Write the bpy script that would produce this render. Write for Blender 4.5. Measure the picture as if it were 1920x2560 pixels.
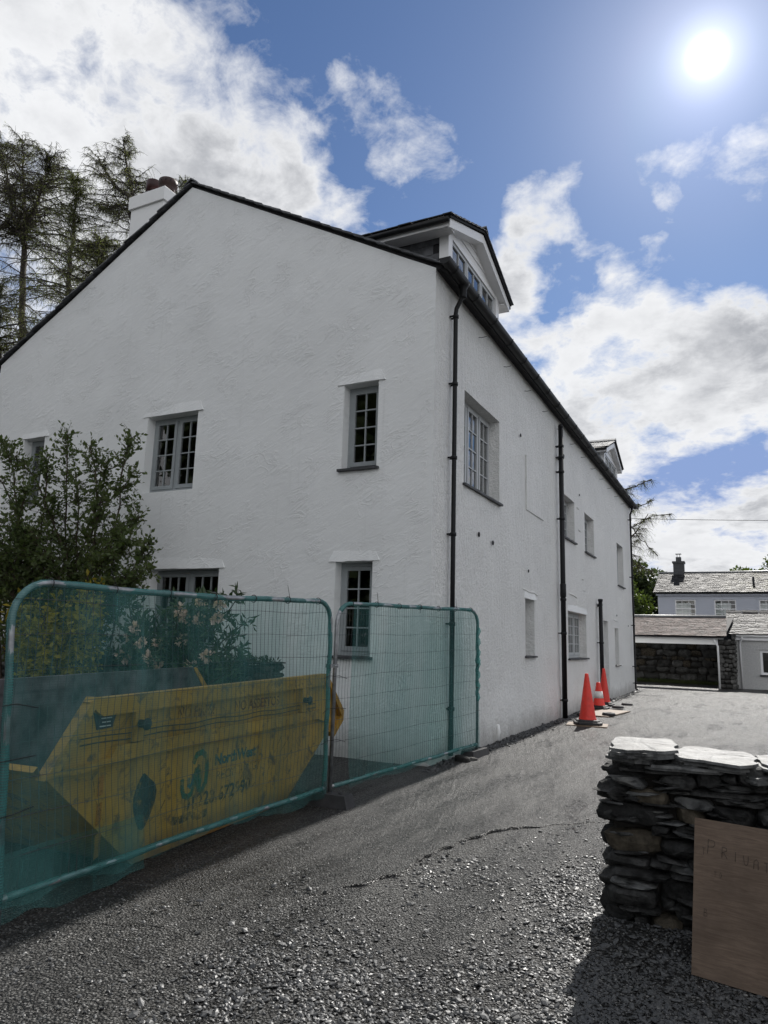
import bpy, bmesh, math, random
import numpy as np
from mathutils import Vector, Matrix, noise as mnoise
for o in list(bpy.data.objects): bpy.data.objects.remove(o)
SC = bpy.context.scene
COL = SC.collection
rnd = random.Random(7)
RNG = np.random.default_rng(11)
R = math.radians

# ------------------------------------------------------------------ camera
FPX, YAW, PITCH, ROLL = 1764.34, 0.470530, 0.178338, 0.029439
CAM = np.array([3.7572, -8.8451, 1.62])
def cam_axes():
    f0 = np.array([-math.sin(YAW), math.cos(YAW), 0]); r0 = np.array([math.cos(YAW), math.sin(YAW), 0]); u0 = np.array([0, 0, 1.])
    f = f0*math.cos(PITCH)+u0*math.sin(PITCH); u = u0*math.cos(PITCH)-f0*math.sin(PITCH)
    return r0*math.cos(ROLL)+u*math.sin(ROLL), u*math.cos(ROLL)-r0*math.sin(ROLL), f
CR, CU, CF = cam_axes()
def ray(u, v):
    return CF+CR*(u-960)/FPX-CU*(v-1280)/FPX
def on(u, v, axis, val):
    d = ray(u, v); return CAM+d*((val-CAM[axis])/d[axis])
def sky_dir(u, v):
    d = ray(u, v); return d/np.linalg.norm(d)
cd = bpy.data.cameras.new('camera'); cam = bpy.data.objects.new('camera', cd); COL.objects.link(cam)
cd.sensor_fit = 'VERTICAL'; cd.sensor_height = 36.0; cd.lens = FPX*36/2560; cd.clip_start = 0.05; cd.clip_end = 2000
m = Matrix.Identity(4)
for i in range(3):
    m[i][0], m[i][1], m[i][2], m[i][3] = CR[i], CU[i], -CF[i], CAM[i]
cam.matrix_world = m
SC.camera = cam

# ------------------------------------------------------------------ node helpers
class NT:
    def __init__(s, tree): s.t = tree; s.n = tree.nodes; s.l = tree.links
    def node(s, typ, **kw):
        n = s.n.new(typ)
        for k, v in kw.items(): setattr(n, k, v)
        return n
    def put(s, sock, v):
        if v is None: return
        if hasattr(v, 'links'): s.l.new(v, sock)
        else:
            try: sock.default_value = v
            except Exception: sock.default_value = tuple(v)
    def math(s, op, a, b=None, c=None, clamp=False):
        n = s.node('ShaderNodeMath', operation=op, use_clamp=clamp)
        s.put(n.inputs[0], a); s.put(n.inputs[1], b); s.put(n.inputs[2], c); return n.outputs[0]
    def vm(s, op, a, b=None, scale=None):
        n = s.node('ShaderNodeVectorMath', operation=op)
        s.put(n.inputs[0], a); s.put(n.inputs[1], b)
        if scale is not None: s.put(n.inputs['Scale'], scale)
        return n.outputs['Value'] if op in ('DOT_PRODUCT', 'LENGTH', 'DISTANCE') else n.outputs['Vector']
    def noise(s, vec, scale, detail=4, rough=.55, dist=0, out='Fac'):
        n = s.node('ShaderNodeTexNoise'); s.put(n.inputs['Vector'], vec); n.inputs['Scale'].default_value = scale
        n.inputs['Detail'].default_value = detail; n.inputs['Roughness'].default_value = rough; n.inputs['Distortion'].default_value = dist
        return n.outputs[out]
    def voro(s, vec, scale, feature='F1', out='Distance', rand=1):
        n = s.node('ShaderNodeTexVoronoi', feature=feature); s.put(n.inputs['Vector'], vec); n.inputs['Scale'].default_value = scale
        n.inputs['Randomness'].default_value = rand
        return n.outputs[out]
    def rng(s, v, a, b, c=0., d=1., smooth=False):
        n = s.node('ShaderNodeMapRange'); n.interpolation_type = 'SMOOTHSTEP' if smooth else 'LINEAR'
        for k, x in enumerate((v, a, b, c, d)): s.put(n.inputs[k], x)
        return n.outputs[0]
    def mix(s, f, a, b, blend='MIX'):
        n = s.node('ShaderNodeMix', data_type='RGBA', blend_type=blend); s.put(n.inputs[0], f)
        s.put(n.inputs[6], a if hasattr(a, 'links') or len(a) == 4 else (*a, 1)); s.put(n.inputs[7], b if hasattr(b, 'links') or len(b) == 4 else (*b, 1))
        return n.outputs[2]
    def mapping(s, vec, scale=(1, 1, 1), rot=(0, 0, 0), loc=(0, 0, 0)):
        n = s.node('ShaderNodeMapping'); s.put(n.inputs[0], vec); n.inputs['Scale'].default_value = scale; n.inputs['Rotation'].default_value = rot; n.inputs['Location'].default_value = loc
        return n.outputs[0]
    def bump(s, h, strength, dist, normal=None):
        n = s.node('ShaderNodeBump'); s.put(n.inputs['Height'], h); n.inputs['Strength'].default_value = strength; n.inputs['Distance'].default_value = dist
        if normal is not None: s.put(n.inputs['Normal'], normal)
        return n.outputs[0]

# ------------------------------------------------------------------ sun, sky, exposure
SUN_AZ, SUN_EL = R(-0.15), R(40.4)            # azimuth from +Y towards +X
sund = Vector((math.sin(SUN_AZ)*math.cos(SUN_EL), math.cos(SUN_AZ)*math.cos(SUN_EL), math.sin(SUN_EL)))
sl = bpy.data.lights.new('sun', 'SUN'); sl.energy = 5.0; sl.angle = R(0.6); sl.color = (1, .965, .91)
so = bpy.data.objects.new('sun', sl); COL.objects.link(so); so.rotation_euler = sund.to_track_quat('Z', 'Y').to_euler(); so.location = (10, 40, 40)

W = bpy.data.worlds.new('World'); SC.world = W; W.use_nodes = True
w = NT(W.node_tree); w.n.clear()
sky = w.node('ShaderNodeTexSky', sky_type='NISHITA'); sky.sun_disc = False; sky.sun_elevation = SUN_EL; sky.sun_rotation = SUN_AZ
sky.air_density = 1.0; sky.dust_density = 0.25; sky.ozone_density = 1.6; sky.altitude = 200
tc = w.node('ShaderNodeTexCoord').outputs['Generated']
D = w.vm('NORMALIZE', tc)
# ragged direction for the cloud masses
wv = w.vm('SUBTRACT', w.noise(D, 5.0, 6, .62, 0, 'Color'), (.5, .5, .5))
DW = w.vm('NORMALIZE', w.vm('ADD', D, w.vm('SCALE', wv, None, .10)))
sep = w.node('ShaderNodeSeparateXYZ'); w.l.new(D, sep.inputs[0])
zz = w.math('MAXIMUM', sep.outputs[2], .0)
flat = w.vm('DIVIDE', D, w.node('ShaderNodeCombineXYZ').outputs[0])  # replaced below
cmb = w.node('ShaderNodeCombineXYZ'); zd = w.math('ADD', zz, .32)
for k in range(3): w.l.new(zd, cmb.inputs[k])
flat = w.vm('DIVIDE', D, cmb.outputs[0])
# cloud masses: direction (from the photograph's pixels), radius in pixels at the image centre, weight
blobs = [(60, 60, 560, .9), (150, 420, 560, .9), (430, 330, 380, .85), (640, 480, 320, .8), (820, 570, 210, .75), (950, 640, 190, .7), (500, 90, 240, .5), (760, 330, 190, .42),
         (-300, 200, 700, .8), (-300, 800, 700, .8),
         (980, 300, 190, .56), (1090, 390, 190, .58), (900, 260, 130, .42), (1010, 200, 90, .36), (1350, 550, 150, .74), (1420, 470, 90, .46), (1290, 630, 110, .54), (1060, 500, 110, .44),
         (1330, 760, 200, .8), (1500, 830, 240, .95), (1480, 960, 260, .9), (1700, 970, 270, .95), (1860, 900, 230, .95), (1420, 1100, 170, .75), (1560, 1130, 150, .7), (1800, 1060, 190, .7), (2050, 960, 300, .9),
         (1700, 1360, 280, .9), (1880, 1350, 260, .9), (1620, 1270, 130, .5), (1900, 1280, 110, .45), (2150, 1330, 300, .8), (1650, 1480, 200, .8), (1850, 1480, 240, .8),
         (1700, 690, 120, .44), (1640, 640, 80, .38), (1790, 740, 90, .38), (1850, 450, 110, .29), (1900, 360, 100, .30), (1740, 370, 90, .27), (1690, 540, 70, .38), (1620, 420, 60, .30),
         (1270, 20, 80, .40), (1380, 30, 60, .38), (1140, 200, 70, .28), (1500, 380, 80, .34)]
neg = [(1200, 60, 330, .30), (1560, 230, 260, .25), (1680, 1195, 130, .35), (1860, 1190, 110, .35), (1140, 520, 80, .15), (1250, 330, 130, .22), (1400, 715, 100, .6), (1530, 690, 100, .45), (1600, 560, 80, .3), (1780, 560, 110, .3), (835, 400, 100, .40), (820, 250, 70, .25), (1180, 620, 90, .35), (1200, 480, 70, .25)]
dens = None
for sgn, lst in ((1, blobs), (-1, neg)):
    for (u, v, r, wt) in lst:
        d = sky_dir(u, v); off = math.hypot(u-960, v-1280)
        ang = r/FPX*(math.cos(math.atan(off/FPX)))**1.5
        dp = w.vm('DOT_PRODUCT', DW, tuple(d))
        val = w.rng(dp, math.cos(ang*1.15), math.cos(ang*.15), 0, wt*sgn, True)
        dens = val if dens is None else (w.math('MAXIMUM', dens, val) if sgn > 0 else w.math('ADD', dens, val))
# the rest of the sky outside the frame: fuller cloud, added to light the shaded walls
fw = sky_dir(960, 1000)
outside = w.rng(w.vm('DOT_PRODUCT', D, tuple(fw)), math.cos(R(52)), math.cos(R(38)), 1, 0, True)
gen = w.rng(w.noise(flat, 1.1, 3, .5), .33, .52, 0, .95, True)
dens = w.math('MAXIMUM', dens, w.math('MULTIPLY', gen, outside))
n1 = w.noise(flat, 5.0, 12, .60, .18)
n2 = w.noise(w.mapping(flat, (1, 1, 1), (0, 0, .6)), 15, 9, .64, .35)
tex = w.math('ADD', w.math('MULTIPLY', w.math('SUBTRACT', n1, .5), 1.9), w.math('MULTIPLY', w.math('SUBTRACT', n2, .5), .95))
cov = w.math('ADD', dens, tex)
alpha = w.rng(cov, .32, .78, 0, 1, False)
alpha = w.math('POWER', alpha, 1.15)
thick = w.rng(cov, .55, 1.25, 0, 1, True)
n3 = w.rng(w.noise(flat, 3.4, 9, .58, .15), .40, .62, 0, 1, True)
grey = w.math('MULTIPLY', thick, w.math('ADD', w.math('MULTIPLY', n3, .75), .22))
# cloud away from the sun is made brighter, to lift the shaded walls
ds = w.vm('DOT_PRODUCT', D, tuple(sund))
lit = w.rng(ds, -.5, .80, 1.20, .88)
ccol = w.vm('SCALE', w.mix(grey, (.92, .93, .95), (.40, .415, .45)), None, lit)
blue = w.mix(1.0, sky.outputs[0], (.054, .064, .078, 1), 'MULTIPLY')
blue = w.vm('MINIMUM', blue, (.24, .34, .60))
skyc = w.mix(alpha, blue, ccol)
# sun disc and lens glare, put into the sky colour as soft lobes
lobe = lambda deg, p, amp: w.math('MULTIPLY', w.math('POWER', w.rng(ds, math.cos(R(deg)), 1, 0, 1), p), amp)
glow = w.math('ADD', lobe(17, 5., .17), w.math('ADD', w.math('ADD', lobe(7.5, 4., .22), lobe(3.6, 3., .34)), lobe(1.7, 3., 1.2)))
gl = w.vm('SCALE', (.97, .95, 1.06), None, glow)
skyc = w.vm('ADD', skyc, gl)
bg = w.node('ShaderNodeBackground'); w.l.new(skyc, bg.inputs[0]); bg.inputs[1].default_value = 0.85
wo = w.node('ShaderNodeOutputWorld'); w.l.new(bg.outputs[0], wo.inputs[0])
vs = SC.view_settings; vs.view_transform = 'Standard'; vs.look = 'None'; vs.gamma = 1; vs.exposure = 0.42; vs.use_curve_mapping = False
SC.cycles.max_bounces = 8; SC.cycles.transparent_max_bounces = 24; SC.cycles.sample_clamp_indirect = 6; SC.cycles.use_denoising = True

# ------------------------------------------------------------------ materials
MAT = {}
def pmat(name, col, rough=.7, var=.18, vs_=3., bump=.0, bs=40., bd=.01, spec=.4, metallic=0., col2=None, rand=0., extra=None, rv=0.):
    mt = bpy.data.materials.new(name); mt.use_nodes = True; t = NT(mt.node_tree); t.n.clear()
    P = t.node('ShaderNodeBsdfPrincipled'); out = t.node('ShaderNodeOutputMaterial'); t.l.new(P.outputs[0], out.inputs[0])
    pos = t.node('ShaderNodeNewGeometry').outputs['Position']
    c2 = col2 or tuple(max(0, c*(1-var*1.6)) for c in col); c1 = col if col2 else tuple(min(1, c*(1+var)) for c in col)
    f = t.rng(t.noise(pos, vs_, 6, .6), .32, .68, 0, 1)
    c = t.mix(f, c1, c2)
    if rand:
        oi = t.node('ShaderNodeObjectInfo').outputs['Random']
        hs = t.node('ShaderNodeHueSaturation'); t.l.new(c, hs.inputs['Color']); t.l.new(t.rng(oi, 0, 1, 1-rand, 1+rand), hs.inputs['Value']); c = hs.outputs[0]
    t.l.new(c, P.inputs['Base Color'])
    P.inputs['Roughness'].default_value = rough; P.inputs['Metallic'].default_value = metallic; P.inputs['Specular IOR Level'].default_value = spec
    if rv: t.l.new(t.rng(t.noise(pos, vs_*3, 4), .3, .7, rough-rv, rough+rv), P.inputs['Roughness'])
    if bump: t.l.new(t.bump(t.noise(pos, bs, 8, .62), bump, bd), P.inputs['Normal'])
    if extra: extra(t, P, pos, c)
    MAT[name] = mt; return mt

def grime(t, pos, k):
    sp = t.node('ShaderNodeSeparateXYZ'); t.l.new(pos, sp.inputs[0])
    low = t.rng(t.math('SUBTRACT', sp.outputs[2], t.math('MULTIPLY', t.noise(pos, 2.2, 7, .7), .75)), -.34, .02, .5, 0)
    k = t.mix(low, k, (.20, .185, .16))
    spots = t.rng(t.noise(pos, 21, 4, .6), .70, .76, 0, .35); k = t.mix(spots, k, (.4, .4, .38))
    run = t.rng(t.noise(t.mapping(pos, (3.2, 3.2, .16)), 2.2, 6, .65), .60, .76, 0, .20); return t.mix(run, k, (.42, .43, .39))
def ex_gable(t, P, pos, c):
    p2 = t.mapping(pos, (1, 1, 1), (0, R(28), 0))
    tr = t.noise(t.mapping(p2, (1.5, 1, 4.2)), 2.0, 8, .64, .8)
    rn = t.noise(t.mapping(p2, (1, 1, 2.4)), 2.4, 6, .6, 1.3)
    ridge = t.math('POWER', t.math('SUBTRACT', 1, t.math('MINIMUM', t.math('ABSOLUTE', t.math('MULTIPLY', t.math('SUBTRACT', rn, .5), 9)), 1.)), 2.5)
    msk = t.rng(t.noise(pos, 1.7, 4), .46, .60, 0, 1, True)
    h = t.math('ADD', t.math('ADD', t.math('MULTIPLY', tr, .85), t.math('MULTIPLY', t.math('MULTIPLY', ridge, msk), .42)), t.math('MULTIPLY', t.noise(pos, 38, 5), .10))
    h = t.math('ADD', h, t.math('MULTIPLY', t.noise(pos, .9, 3), .8))
    t.l.new(t.bump(h, .6, .021), P.inputs['Normal'])
    blot = t.rng(t.noise(pos, 1.1, 6, .6), .42, .68, 0, .10)
    t.l.new(grime(t, pos, t.mix(blot, c, (.66, .67, .64))), P.inputs['Base Color'])
def ex_long(t, P, pos, c):
    h = t.math('ADD', t.math('MULTIPLY', t.noise(pos, 20, 6, .7), .42), t.math('MULTIPLY', t.noise(t.mapping(pos, (1, 3.2, .8)), 3.2, 7, .66, .4), .6))
    h = t.math('ADD', h, t.math('MULTIPLY', t.noise(pos, .9, 3), .8))
    t.l.new(t.bump(h, 1.0, .10), P.inputs['Normal'])
    st = t.rng(t.noise(t.mapping(pos, (1, 2.2, .22)), 3.4, 5, .6), .58, .74, 0, .16)
    t.l.new(grime(t, pos, t.mix(st, c, (.45, .45, .44))), P.inputs['Base Color'])
pmat('plaster_gable', (.83, .84, .835), .55, .03, .7, spec=.35, extra=ex_gable)
pmat('plaster_long', (.84, .84, .82), .5, .03, .7, spec=.4, extra=ex_long)
pmat('white_paint', (.80, .80, .79), .45, .02, 2., bump=.15, bs=60, bd=.004)
pmat('white_upvc', (.80, .80, .80), .3, .01, 2.)
pmat('frame_grey', (.30, .325, .335), .45, .06, 4.)
pmat('frame_pale', (.46, .48, .49), .42, .05, 4.)  # frame grey lightened to stand for the brighter light on the long wall
pmat('slate', (.085, .088, .095), .5, .35, 6., bump=.5, bs=30, bd=.006, rand=.35, rv=.12)
pmat('slate_sill', (.05, .052, .056), .55, .25, 9., bump=.5, bs=40, bd=.005)
pmat('gutter_black', (.010, .0105, .012), .45, .2, 4., spec=.3, bump=.1, bs=20)
pmat('pipe_black', (.007, .0075, .009), .45, .2, 4., spec=.25)
pmat('pot_red', (.040, .010, .010), .5, .25, 8.)
pmat('pot_terracotta', (.055, .032, .028), .65, .3, 9.)
pmat('interior', (.10, .09, .08), .9, .2, 2.)
pmat('floor_board', (.12, .085, .06), .8, .2, 2.)
pmat('steel_galv', (.30, .31, .32), .42, .25, 12., metallic=.75, bump=.1, bs=60, bd=.002)
pmat('wire_dark', (.07, .075, .078), .5, .2, 12., metallic=.5)
pmat('cable_tie', (.01, .01, .01), .5)
pmat('cone_red', (.70, .035, .02), .42, .12, 7., spec=.45, rand=.1)
pmat('cone_white', (.72, .72, .70), .4, .1, 8.)
pmat('cone_base', (.035, .035, .037), .7, .3, 9.)
pmat('rubber', (.03, .03, .032), .75, .3, 9.)
pmat('ply', (.16, .115, .078), .7, .25, 5., bump=.3, bs=80, bd=.002)
pmat('pencil', (.03, .026, .024), .8)
pmat('earth', (.03, .027, .023), .9, .3, 4., bump=.8, bs=20, bd=.03)
pmat('bark', (.045, .036, .028), .9, .35, 8., bump=.8, bs=22, bd=.03)
pmat('stem', (.06, .045, .03), .85, .3, 8.)
pmat('stone_dark', (.040, .040, .039), .85, .5, 14., bump=1.0, bs=26, bd=.022, rand=.5, spec=.25)
pmat('stone_far', (.075, .074, .07), .9, .35, 6., bump=.7, bs=14, bd=.03, rand=.55, spec=.2)
pmat('stone_brown', (.075, .064, .048), .88, .4, 16., bump=.9, bs=40, bd=.01, rand=.3, spec=.2)
pmat('house_grey', (.42, .44, .49), .8, .04, 1.)
pmat('pebble_dash', (.48, .48, .47), .9, .12, 20., bump=.6, bs=70, bd=.01)
pmat('lead', (.10, .105, .11), .5, .2, 4.)
pmat('dark_boards', (.02, .02, .022), .8, .2)
pmat('wood_block', (.30, .2, .11), .7, .2)

def glass(name, dark=(.004, .005, .006), trans=.75):
    mt = bpy.data.materials.new(name); mt.use_nodes = True; t = NT(mt.node_tree); t.n.clear()
    out = t.node('ShaderNodeOutputMaterial')
    tr = t.node('ShaderNodeBsdfTransparent'); tr.inputs[0].default_value = (.80, .84, .83, 1)
    gl_ = t.node('ShaderNodeBsdfGlossy'); gl_.inputs['Roughness'].default_value = .01; gl_.inputs[0].default_value = (1, 1, 1, 1)
    pos = t.node('ShaderNodeNewGeometry').outputs['Position']
    t.l.new(t.bump(t.noise(pos, 2.5, 2), .06, .03), gl_.inputs['Normal'])
    fr = t.node('ShaderNodeFresnel'); fr.inputs[0].default_value = 1.52
    f = t.math('MINIMUM', t.math('ADD', t.math('MULTIPLY', fr.outputs[0], 1.55), .0), .95)
    mx = t.node('ShaderNodeMixShader'); t.l.new(f, mx.inputs[0]); t.l.new(tr.outputs[0], mx.inputs[1]); t.l.new(gl_.outputs[0], mx.inputs[2])
    t.l.new(mx.outputs[0], out.inputs[0]); MAT[name] = mt; return mt
glass('glass')

def leafmat(name, c1, c2, trans=.35, rough=.5):
    mt = bpy.data.materials.new(name); mt.use_nodes = True; t = NT(mt.node_tree); t.n.clear()
    out = t.node('ShaderNodeOutputMaterial'); pos = t.node('ShaderNodeNewGeometry').outputs['Position']
    f = t.rng(t.noise(pos, 3.3, 4, .7), .3, .7, 0, 1)
    f2 = t.rng(t.noise(pos, 23, 2, .7), .3, .7, -.3, .3)
    c = t.mix(t.math('ADD', f, f2, None, True), c1, c2)
    P = t.node('ShaderNodeBsdfPrincipled'); t.l.new(c, P.inputs['Base Color']); P.inputs['Roughness'].default_value = rough; P.inputs['Specular IOR Level'].default_value = .35
    T = t.node('ShaderNodeBsdfTranslucent'); t.l.new(t.mix(1., c, (1.4, 1.5, .7, 1), 'MULTIPLY'), T.inputs[0])
    mx = t.node('ShaderNodeMixShader'); mx.inputs[0].default_value = trans; t.l.new(P.outputs[0], mx.inputs[1]); t.l.new(T.outputs[0], mx.inputs[2])
    t.l.new(mx.outputs[0], out.inputs[0]); MAT[name] = mt; return mt
leafmat('leaf_green', (.052, .082, .026), (.10, .125, .048))
leafmat('leaf_rhodo', (.022, .05, .022), (.05, .08, .035), .2, .4)
leafmat('leaf_yellow', (.34, .25, .02), (.19, .17, .03), .4)
leafmat('leaf_far', (.04, .065, .02), (.085, .11, .03), .3)
leafmat('leaf_behind', (.025, .04, .018), (.06, .08, .03), .3)
leafmat('larch', (.11, .125, .05), (.16, .175, .075), .6)
leafmat('larch_fresh', (.14, .17, .06), (.19, .21, .09), .6)
leafmat('petal', (.62, .43, .41), (.74, .58, .52), .3, .6)
leafmat('grass', (.04, .06, .015), (.07, .085, .03), .3)
leafmat('ivy', (.02, .03, .014), (.045, .055, .02), .2)

def netting(name, dense):
    mt = bpy.data.materials.new(name); mt.use_nodes = True; t = NT(mt.node_tree); t.n.clear()
    out = t.node('ShaderNodeOutputMaterial'); pos = t.node('ShaderNodeNewGeometry').outputs['Position']
    tr = t.node('ShaderNodeBsdfTransparent'); tr.inputs[0].default_value = (.86, .96, .95, 1)
    c = t.mix(t.noise(pos, 1.8, 4), (.085, .25, .24), (.17, .40, .385))
    df = t.node('ShaderNodeBsdfDiffuse'); t.l.new(c, df.inputs[0])
    tl = t.node('ShaderNodeBsdfTranslucent'); t.l.new(c, tl.inputs[0])
    m1 = t.node('ShaderNodeMixShader'); m1.inputs[0].default_value = .5; t.l.new(df.outputs[0], m1.inputs[1]); t.l.new(tl.outputs[0], m1.inputs[2])
    sp = t.node('ShaderNodeSeparateXYZ'); t.l.new(pos, sp.inputs[0])
    rows = t.math('SINE', t.math('MULTIPLY', sp.outputs[2], 420.))
    cov_ = t.math('ADD', t.math('ADD', t.rng(t.noise(t.mapping(pos, (1, 1.2, .35)), 2.2, 5, .6), .3, .7, dense-.14, dense+.16), t.rng(t.noise(t.mapping(pos, (1, 5., .6), (R(25), 0, 0)), 2.6, 6, .7, .8), .58, .72, 0, .22)), t.math('MULTIPLY', rows, .05), None, True)
    m2 = t.node('ShaderNodeMixShader'); t.l.new(cov_, m2.inputs[0]); t.l.new(tr.outputs[0], m2.inputs[1]); t.l.new(m1.outputs[0], m2.inputs[2])
    t.l.new(m2.outputs[0], out.inputs[0]); MAT[name] = mt; return mt
netting('net', .22); netting('net_heavy', .50)

def emit(name, col, s):
    mt = bpy.data.materials.new(name); mt.use_nodes = True; t = NT(mt.node_tree); t.n.clear()
    e = t.node('ShaderNodeEmission'); e.inputs[0].default_value = (*col, 1); e.inputs[1].default_value = s
    out = t.node('ShaderNodeOutputMaterial'); t.l.new(e.outputs[0], out.inputs[0]); MAT[name] = mt
emit('bulb', (1, .78, .45), 12)

def ex_skip(t, P, pos, c):
    sc_ = t.rng(t.noise(t.mapping(pos, (1, 1, 1.3), (R(35), 0, 0)), 9, 9, .72, .6), .58, .66, 0, .85)
    rust = t.rng(t.noise(pos, 6.5, 10, .76, .6), .545, .63, 0, .9)
    dirt = t.rng(t.noise(t.mapping(pos, (1, 3, .5)), 3.5, 6, .66), .48, .75, 0, .6)
    spz = t.node('ShaderNodeSeparateXYZ'); t.l.new(pos, spz.inputs[0])
    low = t.rng(t.math('ADD', spz.outputs[2], t.math('MULTIPLY', t.noise(pos, 6, 5), .25)), .12, .32, .85, 0)
    k = t.mix(dirt, c, (.10, .085, .045)); k = t.mix(rust, k, (.085, .05, .03)); k = t.mix(sc_, k, (.055, .045, .035)); k = t.mix(low, k, (.075, .035, .018))
    t.l.new(k, P.inputs['Base Color'])
    t.l.new(t.bump(t.math('ADD', t.noise(pos, 9, 7, .6), t.math('MULTIPLY', t.noise(pos, 2.4, 3), 3.)), .5, .018), P.inputs['Normal'])
pmat('skip_yellow', (.42, .215, .024), .55, .15, 3., spec=.35, extra=ex_skip)
pmat('skip_inside', (.085, .08, .085), .75, .55, 4., bump=.4, bs=12, bd=.01)
def worn(name, col, keep=.5):
    mt = pmat(name, col, .6, .15, 9.)
    t = NT(mt.node_tree); P = [n for n in t.n if n.type == 'BSDF_PRINCIPLED'][0]; out = [n for n in t.n if n.type == 'OUTPUT_MATERIAL'][0]
    pos = t.node('ShaderNodeNewGeometry').outputs['Position']; tr = t.node('ShaderNodeBsdfTransparent'); mx = t.node('ShaderNodeMixShader')
    t.l.new(t.rng(t.noise(pos, 11, 9, .78), keep-.09, keep+.09, .12, 1), mx.inputs[0]); t.l.new(P.outputs[0], mx.inputs[1]); t.l.new(tr.outputs[0], mx.inputs[2]); t.l.new(mx.outputs[0], out.inputs[0])
worn('paint_teal', (.02, .12, .14), .52); worn('paint_green', (.015, .10, .055), .55); worn('paint_red', (.16, .045, .03), .47); worn('paint_black', (.04, .04, .035), .47)
worn('paint_grey', (.12, .115, .09), .44); worn('dark_teal', (.018, .035, .04), .55); worn('paint_orange', (.40, .16, .015), .60)
pmat('plate_navy', (.012, .016, .035), .4); pmat('plate_white', (.5, .5, .5), .5)

# ground materials
def ground_macro(t, pos, k):
    k = t.mix(t.rng(t.noise(pos, .8, 6, .62), .40, .60, 0, .85), k, (.016, .015, .014))
    k = t.mix(t.rng(t.noise(t.mapping(pos, (2.2, .30, 1), (0, 0, R(-6))), 1.5, 6, .62), .48, .66, 0, .85), k, (.13, .126, .118))  # pale streaks: sheen along the drive put into the colour
    k = t.mix(t.rng(t.noise(pos, 5.5, 7, .66), .52, .72, 0, .6), k, (.012, .011, .010)); return k
def make_ground(scale):
    def ex(t, P, pos, c):
        v = t.voro(pos, scale); v2 = t.voro(pos, scale*2.3); cc = t.voro(pos, scale, 'F1', 'Color'); sx = t.node('ShaderNodeSeparateColor'); t.l.new(cc, sx.inputs[0])
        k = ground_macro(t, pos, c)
        k = t.mix(t.rng(sx.outputs[0], .55, 1, 0, .8), k, (.24, .24, .232)); k = t.mix(t.rng(sx.outputs[2], .6, 1, 0, .85), k, (.010, .010, .010)); k = t.mix(t.rng(v, .38, .62, 0, .85), k, (.007, .007, .007))
        t.l.new(k, P.inputs['Base Color'])
        h = t.math('ADD', t.math('MULTIPLY', v, -1.3), t.math('ADD', t.math('MULTIPLY', v2, -.35), t.math('ADD', t.math('MULTIPLY', t.noise(pos, 7, 6), .9), t.math('MULTIPLY', sx.outputs[1], .4))))
        t.l.new(t.bump(h, 1.0, .024), P.inputs['Normal'])
        wet = t.rng(t.noise(t.mapping(pos, (2.0, .4, 1), (0, 0, R(-6))), 1.3, 5, .6), .42, .62, .04, -.16)
        t.l.new(t.math('ADD', t.rng(sx.outputs[1], 0, 1, .38, .66), wet), P.inputs['Roughness'])
    return ex
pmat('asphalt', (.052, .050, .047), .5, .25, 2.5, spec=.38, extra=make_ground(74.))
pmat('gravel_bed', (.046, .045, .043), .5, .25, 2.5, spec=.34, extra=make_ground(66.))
pmat('chip', (.080, .082, .083), .5, .5, 75., spec=.42, rv=.14, col2=(.018, .019, .021))
pmat('chip_pale', (.15, .148, .142), .55, .5, 60., spec=.45)

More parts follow.
